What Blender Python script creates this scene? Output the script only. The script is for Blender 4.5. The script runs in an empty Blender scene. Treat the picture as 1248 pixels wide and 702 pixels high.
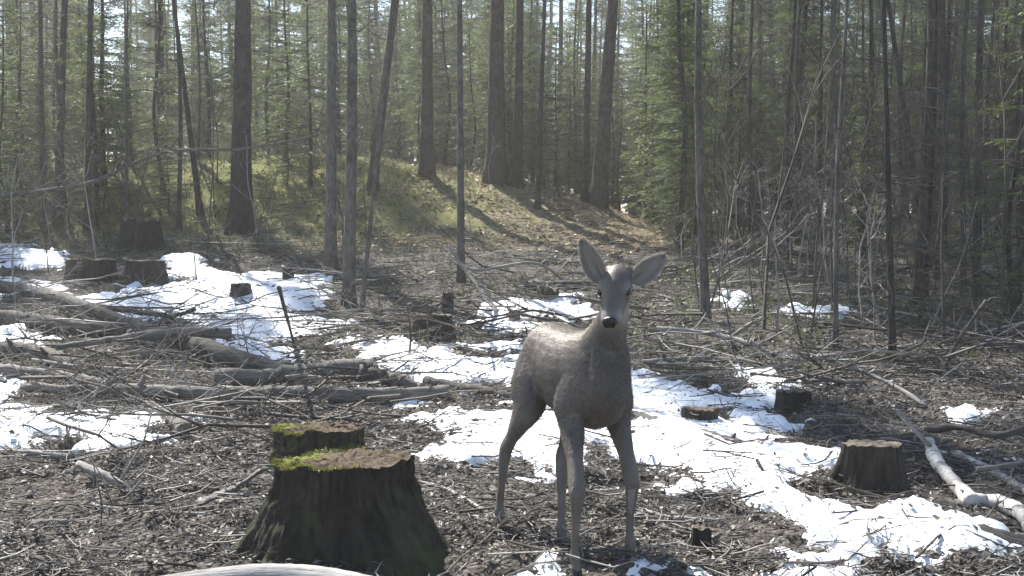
import bpy, math, random
import numpy as np
from mathutils import Vector, Matrix, Euler

random.seed(7)
RNG = np.random.default_rng(7)
R = math.radians
scene = bpy.context.scene
col = scene.collection

# ------------------------------------------------------------------ camera
CAM = np.array((0.0, 0.0, 1.5)); FPX = 1338.0; PITCH = R(3.89)
cam_d = bpy.data.cameras.new('camera'); cam = bpy.data.objects.new('camera', cam_d); col.objects.link(cam)
cam.location = CAM; cam.rotation_euler = (R(90) - PITCH, 0, 0)
cam_d.sensor_width = 36; cam_d.lens = 36 * FPX / 1248; cam_d.clip_start = 0.05; cam_d.clip_end = 3000
scene.camera = cam

# ------------------------------------------------------------------ sky and sun
SUN_EL, SUN_AZ = R(45), R(-27)          # azimuth measured from +Y, negative = left of view
world = bpy.data.worlds.new('World'); scene.world = world; world.use_nodes = True
nt = world.node_tree; nt.nodes.clear()
sky = nt.nodes.new('ShaderNodeTexSky'); sky.sky_type = 'NISHITA'; sky.sun_disc = False
sky.sun_elevation = SUN_EL; sky.sun_rotation = SUN_AZ; sky.dust_density = 0.6; sky.air_density = 1.0
bg = nt.nodes.new('ShaderNodeBackground'); bg.inputs[1].default_value = 0.09
wo = nt.nodes.new('ShaderNodeOutputWorld')
nt.links.new(sky.outputs[0], bg.inputs[0]); nt.links.new(bg.outputs[0], wo.inputs[0])
sun_d = bpy.data.lights.new('sun', 'SUN'); sun_d.energy = 5.0; sun_d.angle = R(0.53); sun_d.color = (1.0, 0.965, 0.91)
sun = bpy.data.objects.new('sun', sun_d); col.objects.link(sun)
to_sun = Vector((math.sin(SUN_AZ) * math.cos(SUN_EL), math.cos(SUN_AZ) * math.cos(SUN_EL), math.sin(SUN_EL)))
sun.rotation_euler = to_sun.to_track_quat('Z', 'Y').to_euler(); sun.location = (0, 0, 30)
vs = scene.view_settings
vs.view_transform = 'Standard'; vs.look = 'None'; vs.exposure = 1.5; vs.gamma = 1.0; vs.use_curve_mapping = False
scene.cycles.max_bounces = 6; scene.cycles.diffuse_bounces = 3; scene.cycles.glossy_bounces = 2
scene.cycles.transmission_bounces = 3; scene.cycles.transparent_max_bounces = 4
scene.cycles.caustics_reflective = False; scene.cycles.caustics_refractive = False

# ------------------------------------------------------------------ noise and terrain
_tab = np.random.default_rng(3).random((256, 256))
def vnoise(x, y):
    x = np.asarray(x, float); y = np.asarray(y, float)
    xi = np.floor(x).astype(int); yi = np.floor(y).astype(int)
    fx = x - xi; fy = y - yi
    fx = fx * fx * (3 - 2 * fx); fy = fy * fy * (3 - 2 * fy)
    a = _tab[xi % 256, yi % 256]; b = _tab[(xi + 1) % 256, yi % 256]
    c = _tab[xi % 256, (yi + 1) % 256]; d = _tab[(xi + 1) % 256, (yi + 1) % 256]
    return (a * (1 - fx) + b * fx) * (1 - fy) + (c * (1 - fx) + d * fx) * fy - 0.5
def fbm(x, y, f=1.0, o=4, g=0.5):
    s = 0; a = 1.0
    for i in range(o):
        s = s + a * vnoise(np.asarray(x) * f + 17.3 * i, np.asarray(y) * f + 9.1 * i); f *= 2.03; a *= g
    return s
def sstep(a, b, x):
    t = np.clip((np.asarray(x, float) - a) / (b - a), 0, 1); return t * t * (3 - 2 * t)
RX = [-40, -12.1, -8.24, -4.35, -2.8, -1.24, .5, 1.87, 2.84, 3.8, 12.1, 40]
RZ = [2.0, 2.37, 2.8, 2.86, 2.75, 2.52, 2.15, 1.8, 1.38, 1.08, 1.15, 1.3]
def terrain(X, Y):
    X = np.asarray(X, float); Y = np.asarray(Y, float)
    g = np.interp(Y, [0, 6.5, 8, 12, 17, 20, 26, 60, 400], [0, 0, .02, .235, .6, .86, 1.0, 1.2, 1.4])
    r = np.interp(X + 0.5 * fbm(X, Y, .3, 2), RX, RZ) - 1.0
    z = g + np.maximum(r, 0) * sstep(19.5, 27, Y) * (1 - .45 * sstep(34, 75, Y))
    far = sstep(6, 14, Y)
    z = z + fbm(X, Y, .55, 3) * (.012 + .19 * far)
    return z
def T1(x, y): return float(terrain(x, y))
cP, sP = math.cos(PITCH), math.sin(PITCH)
def ray(px, py):
    a = (px - 624) / FPX; b = -(py - 351) / FPX
    return np.array((a, cP + b * sP, -sP + b * cP))
def W(px, py, Y):
    d = ray(px, py); return CAM + d * (Y / d[1])
def G(px, py, ymax=60):
    d = ray(px, py); lo = 1.0
    ys = np.concatenate([np.arange(1.5, 12, .05), np.arange(12, ymax, .1)])
    P = CAM[None] + d[None] * (ys / d[1])[:, None]
    below = P[:, 2] < terrain(P[:, 0], P[:, 1])
    i = int(np.argmax(below)) if below.any() else len(ys) - 1
    p = P[i]; return np.array((p[0], p[1], T1(p[0], p[1])))
def onground(x, y, dz=0): return np.array((x, y, T1(x, y) + dz))

# ------------------------------------------------------------------ mesh builder
class MB:
    def __init__(s): s.v = []; s.q = []; s.t = []; s.c = []; s.r = []; s.n = 0
    def add(s, v, quads=None, tris=None, tco=None, rnd=None):
        v = np.asarray(v, float).reshape(-1, 3); k = len(v); s.v.append(v)
        if quads is not None and len(quads): s.q.append(np.asarray(quads, int).reshape(-1, 4) + s.n)
        if tris is not None and len(tris): s.t.append(np.asarray(tris, int).reshape(-1, 3) + s.n)
        s.c.append(v if tco is None else np.asarray(tco, float).reshape(-1, 3))
        if rnd is None: rnd = random.random()
        s.r.append(np.broadcast_to(np.asarray(rnd, float), (k,)).copy()); s.n += k
        return s
    def mesh(s, name, mat, smooth=True):
        me = bpy.data.meshes.new(name)
        v = np.concatenate(s.v); q = np.concatenate(s.q) if s.q else np.zeros((0, 4), int)
        t = np.concatenate(s.t) if s.t else np.zeros((0, 3), int)
        me.vertices.add(len(v)); me.vertices.foreach_set('co', v.astype(np.float32).ravel())
        loops = np.concatenate([q.ravel(), t.ravel()]).astype(np.int32)
        tot = np.concatenate([np.full(len(q), 4), np.full(len(t), 3)]).astype(np.int32)
        st = np.concatenate([[0], np.cumsum(tot)[:-1]]).astype(np.int32)
        me.loops.add(len(loops)); me.loops.foreach_set('vertex_index', loops)
        me.polygons.add(len(tot)); me.polygons.foreach_set('loop_start', st)
        me.polygons.foreach_set('use_smooth', np.full(len(tot), smooth))
        a = me.attributes.new('tco', 'FLOAT_VECTOR', 'POINT'); a.data.foreach_set('vector', np.concatenate(s.c).astype(np.float32).ravel())
        a = me.attributes.new('rnd', 'FLOAT', 'POINT'); a.data.foreach_set('value', np.concatenate(s.r).astype(np.float32))
        me.update(calc_edges=True)
        if mat: me.materials.append(MAT[mat] if isinstance(mat, str) else mat)
        return me
    def build(s, name, mat, parent=None, smooth=True):
        return link(name, s.mesh(name, mat, smooth), parent)
def link(name, data, parent=None):
    o = bpy.data.objects.new(name, data); col.objects.link(o)
    if parent: o.parent = parent
    return o
def empty(name, loc):
    o = bpy.data.objects.new(name, None); col.objects.link(o); o.location = loc; o.empty_display_size = .1; return o
def tag(o, label=None, cat=None, group=None, kind=None):
    if label: o['label'] = label
    if cat: o['category'] = cat
    if group: o['group'] = group
    if kind: o['kind'] = kind
    return o
def unit(v): v = np.asarray(v, float); return v / (np.linalg.norm(v) + 1e-12)
def smooth_path(pts, n):
    pts = np.asarray(pts, float)
    if len(pts) == 2: t = np.linspace(0, 1, n)[:, None]; return pts[0] * (1 - t) + pts[1] * t
    P = np.vstack([2 * pts[0] - pts[1], pts, 2 * pts[-1] - pts[-2]]); m = len(pts) - 1
    out = []
    for u in np.linspace(0, m, n):
        i = min(int(u), m - 1); t = u - i; a, b, c, d = P[i], P[i+1], P[i+2], P[i+3]
        out.append(.5 * (2*b + (c-a)*t + (2*a-5*b+4*c-d)*t*t + (3*b-a-3*c+d)*t**3))
    return np.array(out)
def tube(mb, pts, radii, sides=6, cap=True, rough=0.0, rnd=None, ell=1.0, phase=None):
    pts = np.asarray(pts, float); n = len(pts); radii = np.broadcast_to(np.asarray(radii, float), (n,))
    d = np.gradient(pts, axis=0); d /= np.linalg.norm(d, axis=1)[:, None] + 1e-9
    ref = np.array((0, 0, 1.0)) if abs(d[:, 2]).mean() < .8 else np.array((0, 1.0, 0))
    s = np.cross(d, ref); s /= np.linalg.norm(s, axis=1)[:, None] + 1e-9; u = np.cross(s, d)
    a = np.linspace(0, 2*np.pi, sides, endpoint=False) + (random.random()*6 if phase is None else phase)
    rr = radii[:, None] * (1 + (rough * (RNG.random((n, sides)) - .5) * 2 if rough else 0))
    V = pts[:, None] + s[:, None] * (np.cos(a) * rr)[..., None] + u[:, None] * (np.sin(a) * rr * ell)[..., None]
    L = np.concatenate([[0], np.cumsum(np.linalg.norm(np.diff(pts, axis=0), axis=1))])
    off = random.random() * 20
    tc = np.stack([np.cos(a)[None] * radii[:, None] + off, np.sin(a)[None] * radii[:, None] + off, np.repeat(L[:, None], sides, 1)], -1)
    i = np.arange(n - 1)[:, None] * sides; j = np.arange(sides)[None]; j2 = (j + 1) % sides
    q = np.stack([i + j, i + j2, i + sides + j2, i + sides + j], -1).reshape(-1, 4)
    v = V.reshape(-1, 3); tc = tc.reshape(-1, 3); tr = []
    if cap:
        v = np.vstack([v, pts[0], pts[-1]]); tc = np.vstack([tc, tc[0], tc[-1]]); b = n * sides
        jj = np.arange(sides); tr = np.concatenate([np.stack([np.full(sides, b), (jj+1) % sides, jj], -1),
             np.stack([np.full(sides, b+1), (n-1)*sides + jj, (n-1)*sides + (jj+1) % sides], -1)])
    mb.add(v, q, tr, tc, rnd)
def many_tubes(mb, P, rad, sides=3, rnd=None):
    """P: (N,n,3) paths, rad (N,n): many thin bent twigs in one go."""
    N, n, _ = P.shape
    d = np.gradient(P, axis=1); d /= np.linalg.norm(d, axis=2)[..., None] + 1e-9
    ref = np.where(np.abs(d[..., 2:3]) > .85, np.array((0, 1., 0)), np.array((0, 0, 1.)))
    s = np.cross(d, ref); s /= np.linalg.norm(s, axis=2)[..., None] + 1e-9; u = np.cross(s, d)
    a = np.linspace(0, 2*np.pi, sides, endpoint=False)
    V = P[:, :, None] + s[:, :, None] * (np.cos(a) * rad[..., None])[..., None] + u[:, :, None] * (np.sin(a) * rad[..., None])[..., None]
    b = (np.arange(N) * n * sides)[:, None, None]; i = (np.arange(n-1) * sides)[None, :, None]; j = np.arange(sides)[None, None]; j2 = (j+1) % sides
    q = np.stack([b+i+j, b+i+j2, b+i+sides+j2, b+i+sides+j], -1).reshape(-1, 4)
    r = RNG.random(N) if rnd is None else np.broadcast_to(rnd, (N,))
    tc = np.stack([np.broadcast_to(np.cos(a)*.02, (N, n, sides)), np.broadcast_to(np.sin(a)*.02, (N, n, sides)) + r[:, None, None]*9,
                   np.broadcast_to(np.linspace(0, .5, n)[None, :, None], (N, n, sides)) + r[:, None, None]*7], -1)
    mb.add(V.reshape(-1, 3), q, None, tc.reshape(-1, 3), np.repeat(r, n * sides))

# ------------------------------------------------------------------ materials
MAT = {}
class NT:
    def __init__(s, name):
        m = bpy.data.materials.new(name); m.use_nodes = True; s.m = m; s.t = m.node_tree; s.t.nodes.clear()
        s.out = s.t.nodes.new('ShaderNodeOutputMaterial'); MAT[name] = m
    def n(s, typ, **kw):
        n = s.t.nodes.new(typ)
        for k, v in kw.items():
            if k.startswith('i_'):
                key = k[2:]; key = int(key) if key.isdigit() else key
                if isinstance(v, bpy.types.NodeSocket): s.t.links.new(v, n.inputs[key])
                else: n.inputs[key].default_value = v
            else: setattr(n, k, v)
        return n
    def attr(s, name): return s.n('ShaderNodeAttribute', attribute_name=name)
    def noise(s, vec, scale, detail=4, rough=.6):
        return s.n('ShaderNodeTexNoise', i_Vector=vec, i_Scale=scale, i_Detail=detail, i_Roughness=rough).outputs[0]
    def ramp(s, fac, stops):
        r = s.n('ShaderNodeValToRGB', i_0=fac); e = r.color_ramp.elements
        while len(e) < len(stops): e.new(.5)
        for k, (p, c) in enumerate(stops): e[k].position = p; e[k].color = (*c, 1) if len(c) == 3 else c
        return r.outputs[0]
    def mix(s, f, a, b, bt='MIX'):
        m = s.n('ShaderNodeMix', data_type='RGBA', blend_type=bt)
        for k, v in ((0, f), (6, a), (7, b)):
            if isinstance(v, bpy.types.NodeSocket): s.t.links.new(v, m.inputs[k])
            else: m.inputs[k].default_value = v if k == 0 else ((*v, 1) if len(v) == 3 else v)
        return m.outputs[2]
    def math(s, op, a, b=0.0):
        m = s.n('ShaderNodeMath', operation=op)
        for k, v in ((0, a), (1, b)):
            if isinstance(v, bpy.types.NodeSocket): s.t.links.new(v, m.inputs[k])
            else: m.inputs[k].default_value = v
        return m.outputs[0]
    def scale(s, vec, xyz):
        return s.n('ShaderNodeMapping', i_Vector=vec, i_Scale=xyz).outputs[0]
    def pbsdf(s, colr, rough=.8, bump=None, bstr=.5, bdist=.01, spec=.3, **kw):
        p = s.n('ShaderNodeBsdfPrincipled')
        for k, v in (('Base Color', colr), ('Roughness', rough), ('Specular IOR Level', spec)):
            if isinstance(v, bpy.types.NodeSocket): s.t.links.new(v, p.inputs[k])
            else: p.inputs[k].default_value = (*v, 1) if isinstance(v, tuple) and len(v) == 3 else v
        if bump is not None:
            b = s.n('ShaderNodeBump', i_Height=bump, i_Strength=bstr, i_Distance=bdist)
            s.t.links.new(b.outputs[0], p.inputs['Normal'])
        return p.outputs[0]
    def done(s, sh): s.t.links.new(sh, s.out.inputs[0]); return s.m

def wood(name, dark, light, gscale=(60, 60, 5), bstr=.6, moss=0.0, bands=False):
    k = NT(name); tc = k.attr('tco').outputs[1]
    g = k.noise(k.scale(tc, gscale), 1.0, 5, .65); big = k.noise(tc, 3.0, 3)
    c = k.ramp(g, [(.3, dark), (.68, light)])
    oi = k.n('ShaderNodeObjectInfo').outputs['Random']
    v = k.math('ADD', k.math('MULTIPLY', k.math('ADD', k.attr('rnd').outputs[2], oi), .35), .65)
    c = k.mix(1.0, c, k.n('ShaderNodeCombineColor', i_0=v, i_1=v, i_2=v).outputs[0], 'MULTIPLY')
    c = k.mix(k.math('MULTIPLY', k.ramp(big, [(.45, (0, 0, 0)), (.65, (1, 1, 1))]), .5), c, tuple(x * .55 for x in dark))
    if moss:
        geo = k.n('ShaderNodeNewGeometry'); up = k.n('ShaderNodeSeparateXYZ', i_0=geo.outputs['Normal']).outputs[2]
        f = k.math('MULTIPLY', k.math('SUBTRACT', k.math('ADD', up, k.noise(tc, 7, 4)), .8 if moss < 2 else .52), moss)
        c = k.mix(k.n('ShaderNodeClamp', i_0=f).outputs[0], c, (.07, .09, .025))
    return k.done(k.pbsdf(c, .85, k.math('ADD', g, k.math('MULTIPLY', k.noise(k.scale(tc, (22, 22, 16)), 1.0, 4, .6), .7)), bstr, .014, .15))
wood('bark_dark', (.016, .014, .012), (.075, .066, .057), (26, 26, 7), .9)
wood('bark_pine', (.024, .020, .017), (.105, .086, .070), (24, 24, 8), .9)
wood('bark_grey', (.045, .041, .036), (.155, .143, .127), (30, 30, 9), .7)
wood('deadwood', (.085, .078, .068), (.30, .275, .245), (70, 70, 5), .7)
wood('pale_wood', (.26, .245, .225), (.52, .50, .47), (50, 50, 4), .6)
wood('wet_log', (.035, .031, .027), (.16, .145, .125), (60, 60, 5), .8)
wood('twig_dry', (.13, .121, .11), (.37, .348, .318), (90, 90, 9), .3)
wood('twig_dark', (.035, .03, .027), (.13, .115, .10), (90, 90, 9), .3)
wood('stump_bark', (.007, .006, .0055), (.062, .053, .044), (34, 34, 9), 1.0, moss=1.0)
wood('stump_moss', (.010, .009, .007), (.075, .066, .050), (34, 34, 9), 1.0, moss=2.2)
wood('stump_rot', (.05, .036, .024), (.24, .17, .11), (45, 45, 45), 1.0)
wood('pole_bark', (.022, .020, .018), (.085, .077, .066), (30, 30, 9), .7)

k = NT('birch'); tc = k.attr('tco').outputs[1]
b1 = k.noise(k.scale(tc, (9, 9, 55)), 1.0, 3, .6); b2 = k.noise(k.scale(tc, (5, 5, 8)), 1.0, 4, .6)
c = k.ramp(b2, [(.35, (.22, .205, .185)), (.6, (.48, .46, .43))])
c = k.mix(k.ramp(b1, [(.56, (0, 0, 0)), (.66, (1, 1, 1))]), c, (.07, .06, .055))
k.done(k.pbsdf(c, .6, b1, .3, .006, .3))

k = NT('moss_top'); tc = k.attr('tco').outputs[1]; f = k.noise(tc, 22, 5, .7); f2 = k.noise(tc, 90, 3)
sx = k.n('ShaderNodeSeparateXYZ', i_0=tc).outputs[0]
left = k.math('ADD', k.math('MULTIPLY', sx, -2.6), k.math('SUBTRACT', k.noise(tc, 6, 4), .5))
m = k.ramp(left, [(.42, (0, 0, 0)), (.6, (1, 1, 1))])
wd = k.ramp(f, [(.3, (.035, .027, .02)), (.7, (.15, .112, .078))])
c = k.mix(m, wd, k.ramp(f2, [(.3, (.06, .07, .014)), (.7, (.21, .22, .05))]))
k.done(k.pbsdf(c, .95, f, 1.0, .02, .1))

k = NT('cut_wood'); tc = k.attr('tco').outputs[1]; sp = k.n('ShaderNodeSeparateXYZ', i_0=tc)
rad = k.n('ShaderNodeVectorMath', operation='LENGTH', i_0=tc).outputs['Value']
rings = k.n('ShaderNodeTexNoise', noise_dimensions='1D', i_W=rad, i_Scale=160.0).outputs[0]
f = k.noise(tc, 30, 4); c = k.mix(f, k.ramp(rings, [(.3, (.10, .08, .06)), (.7, (.26, .22, .175))]), (.08, .065, .05))
k.done(k.pbsdf(c, .9, rings, .5, .006, .15))

def leafy(name, c1, c2, trans=.35):
    k = NT(name); r = k.attr('rnd').outputs[2]; oi = k.n('ShaderNodeObjectInfo').outputs['Random']
    f = k.math('ADD', k.math('MULTIPLY', r, .75), k.math('MULTIPLY', oi, .25))
    c = k.ramp(f, [(.0, c1), (1.0, c2)])
    d = k.n('ShaderNodeBsdfDiffuse', i_Color=c).outputs[0]; t = k.n('ShaderNodeBsdfTranslucent', i_Color=c).outputs[0]
    g = k.n('ShaderNodeBsdfGlossy', i_Color=(.6, .6, .6, 1), i_Roughness=.45).outputs[0]
    a = k.n('ShaderNodeMixShader', i_0=trans, i_1=d, i_2=t).outputs[0]
    return k.done(k.n('ShaderNodeMixShader', i_0=.045, i_1=a, i_2=g).outputs[0])
leafy('needles_spruce', (.045, .07, .025), (.13, .165, .055), .6)
leafy('needles_pine', (.06, .09, .032), (.17, .20, .07), .6)
leafy('needles_young', (.09, .115, .025), (.21, .235, .06), .6)
leafy('dry_leaf', (.055, .047, .04), (.27, .243, .212), .2)
leafy('straw_leaf', (.16, .115, .07), (.40, .31, .19), .2)
leafy('dead_grass', (.20, .17, .09), (.42, .36, .21), .25)
leafy('moss_tuft', (.07, .078, .018), (.22, .225, .055), .4)
leafy('bilberry', (.045, .06, .025), (.15, .17, .07), .3)

k = NT('ground'); tc = k.attr('tco').outputs[1]; sep = k.attr('rnd').outputs[2]
a = k.noise(tc, 2.2, 5, .65); b = k.noise(tc, 24, 5, .7); v = k.n('ShaderNodeTexVoronoi', i_Vector=tc, i_Scale=38.0, i_Randomness=1.0)
lit = k.mix(b, (.022, .0195, .017), (.13, .116, .100))
lit = k.mix(.45, lit, k.ramp(k.n('ShaderNodeSeparateColor', i_0=v.outputs['Color']).outputs[0], [(0, (.02, .017, .014)), (.6, (.09, .077, .063)), (1, (.25, .22, .185))]))
gr = k.mix(k.noise(tc, 9, 5, .7), (.075, .06, .035), (.34, .275, .165))
gx_ = k.n('ShaderNodeSeparateXYZ', i_0=tc).outputs[0]
gm = k.math('SUBTRACT', k.math('MULTIPLY', a, 1.5), k.math('MULTIPLY', k.math('ADD', gx_, 2.0), .12))
gr = k.mix(k.ramp(gm, [(.38, (0, 0, 0)), (.72, (1, 1, 1))]), gr, (.17, .175, .05))
c = k.mix(sep, lit, gr)
k.done(k.pbsdf(c, .95, k.math('ADD', b, k.math('MULTIPLY', v.outputs['Distance'], -1.0)), .9, .025, .15))

k = NT('snow'); tc = k.attr('tco').outputs[1]; n1 = k.noise(tc, 14, 5, .6); n2 = k.noise(tc, 3, 4)
n3 = k.noise(tc, 70, 3, .6)
c = k.mix(k.ramp(n2, [(.3, (0, 0, 0)), (.75, (1, 1, 1))]), (.86, .87, .88), (.74, .76, .78))
c = k.mix(k.ramp(n3, [(.66, (0, 0, 0)), (.74, (1, 1, 1))]), c, (.22, .19, .16))
p = k.pbsdf(c, .6, k.math('ADD', n1, k.math('MULTIPLY', n3, .3)), .35, .03, .3)
k.done(p)

# ------------------------------------------------------------------ snow mask (patches laid on the ground)
SNOW_PX = [
 [(0,300),(45,304),(88,316),(70,330),(0,326)],
 [(-40,338),(40,347),(105,358),(150,352),(205,345),(200,326),(215,316),(245,322),(300,330),(350,330),(398,338),(405,350),(380,360),(360,374),(395,396),(402,408),(355,416),(300,414),(240,404),(170,394),(110,378),(50,370),(-40,354)],
 [(-40,402),(50,408),(92,424),(60,430),(-40,428)],
 [(-40,466),(38,470),(60,492),(125,500),(160,505),(205,520),(246,542),(232,554),(150,550),(60,548),(-40,545)],
 [(232,418),(300,420),(372,438),(404,456),(390,462),(330,446),(250,432)],
 [(402,410),(470,412),(525,424),(590,438),(660,440),(660,494),(600,484),(520,458),(450,437)],
 [(575,384),(620,372),(700,364),(715,385),(660,396),(600,412),(570,402)],
 [(585,424),(640,420),(640,440),(600,440)],
 [(498,500),(560,496),(660,492),(720,500),(760,535),(740,575),(660,585),(600,582),(520,582),(490,556),(535,546),(505,522)],
 [(740,450),(800,455),(850,470),(905,474),(940,484),(938,500),(880,506),(965,514),(1028,552),(1026,572),(972,590),(1010,606),(1090,622),(1160,638),(1270,652),(1270,680),(1200,684),(1100,694),(1010,690),(950,672),(930,625),(890,602),(830,600),(770,590),(720,570),(720,480)],
 [(785,670),(850,680),(960,674),(1030,688),(1040,722),(770,722),(765,690)],
 [(890,462),(905,450),(935,455),(985,464),(1008,478),(940,476)],
 [(1112,512),(1140,494),(1200,496),(1236,522),(1210,542),(1130,534)],
 [(1190,548),(1230,548),(1250,566),(1200,562)],
 [(892,358),(908,356),(912,370),(896,372)], [(968,378),(1004,379),(1006,386),(970,386)],
 [(205,316),(245,318),(240,326),(212,325)], [(905,440),(930,440),(930,448),(905,447)],
 [(640,684),(672,682),(680,694),(648,696)],
]
SNOW = [np.array([G(x, y)[:2] for x, y in p]) for p in SNOW_PX]
def poly_sd(P, X, Y):
    n = len(P); ins = np.zeros(X.shape, bool); dm = np.full(X.shape, 1e9)
    for i in range(n):
        a = P[i]; b = P[(i+1) % n]; e = b - a
        c = ((a[1] > Y) != (b[1] > Y)) & (X < (b[0]-a[0]) * (Y-a[1]) / (b[1]-a[1]+1e-12) + a[0]); ins ^= c
        t = np.clip(((X-a[0])*e[0] + (Y-a[1])*e[1]) / (e @ e + 1e-12), 0, 1)
        dm = np.minimum(dm, np.hypot(X-a[0]-t*e[0], Y-a[1]-t*e[1]))
    return np.where(ins, dm, -dm)
def snow_sd(X, Y):
    X = np.asarray(X, float); Y = np.asarray(Y, float); out = np.full(X.shape, -9.0)
    for P in SNOW:
        lo = P.min(0) - .6; hi = P.max(0) + .6
        m = (X > lo[0]) & (X < hi[0]) & (Y > lo[1]) & (Y < hi[1])
        if m.any(): out[m] = np.maximum(out[m], poly_sd(P, X[m], Y[m]))
    w = np.minimum(1 + .06 * Y, 1.5)
    base_ = np.minimum(out, .55)
    return base_ - .05 + (fbm(X, Y, 1.1, 2) * .30 + fbm(X * .8, Y * 1.15, 3.0, 2) * .34 + fbm(X, Y * .8, 6.0, 4, .7) * .22) * w
# ------------------------------------------------------------------ ground sheet
def lines(lo, hi, fine, a, b, g=1.09):
    xs = list(np.arange(a, b, fine)); s = fine; x = a
    left = []
    while x > lo: s *= g; x -= s; left.append(x)
    s = fine; x = xs[-1]; right = []
    while x < hi: s *= g; x += s; right.append(x)
    return np.array(left[::-1] + xs + right)
gx = lines(-420, 420, .05, -4.5, 4.5, 1.055); gy = lines(-250, 600, .045, 3.0, 9.5, 1.028)
X, Y = np.meshgrid(gx, gy); Zt = terrain(X, Y)
near = (1 - sstep(16, 40, np.hypot(X, Y)))
Z = Zt + near * (fbm(X, Y, 4.5, 4, .6) * .075)
ny, nx = X.shape
idx = np.arange(nx*ny).reshape(ny, nx)
quads = np.stack([idx[:-1, :-1], idx[:-1, 1:], idx[1:, 1:], idx[1:, :-1]], -1).reshape(-1, 4)
hill = sstep(18.5, 23, Y + 2.5 * fbm(X, Y, .4, 3)) * (1 - .75 * sstep(2.6, 5, X)) * (1 - .35*sstep(-6, -10, X))
V = np.stack([X, Y, Z], -1).reshape(-1, 3)
g = MB().add(V, quads, None, V, np.clip(hill, 0, 1).ravel()); tag(g.build('ground', 'ground'), kind='structure')
# snow sheet: swells above the ground inside each patch and dives under it at the melting edge
sx_ = np.arange(-10.5, 8.5, .038); sy_ = [3.6]
while sy_[-1] < 24: sy_.append(sy_[-1] + .03 + .0028 * (sy_[-1] - 3.6))
X, Y = np.meshgrid(sx_, np.array(sy_)); vis = np.abs(X) < .62 * Y + .5
sd = snow_sd(X, Y)
H = .06 * sstep(-.03, .28, sd) - .03 * sstep(.02, -.12, sd)
Zs = terrain(X, Y) + (1 - sstep(16, 40, np.hypot(X, Y))) * fbm(X, Y, 4.5, 4, .6) * .075 * (1 - .6*sstep(0, .2, sd)) + H + fbm(X, Y, 3., 3) * .03 * sstep(0, .3, sd)
ny, nx = X.shape; idx = np.arange(nx*ny).reshape(ny, nx); ok = (sd > -.14) & vis
f = (ok[:-1, :-1] & ok[:-1, 1:] & ok[1:, 1:] & ok[1:, :-1])
quads = np.stack([idx[:-1, :-1], idx[:-1, 1:], idx[1:, 1:], idx[1:, :-1]], -1)[f]
used = np.unique(quads); remap = np.zeros(nx*ny, int); remap[used] = np.arange(len(used))
V = np.stack([X, Y, Zs], -1).reshape(-1, 3)[used]
tag(MB().add(V, remap[quads], None, V).build('snow_cover', 'snow'), 'patchy old snow melting over the forest floor', 'snow', kind='stuff')

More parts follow.
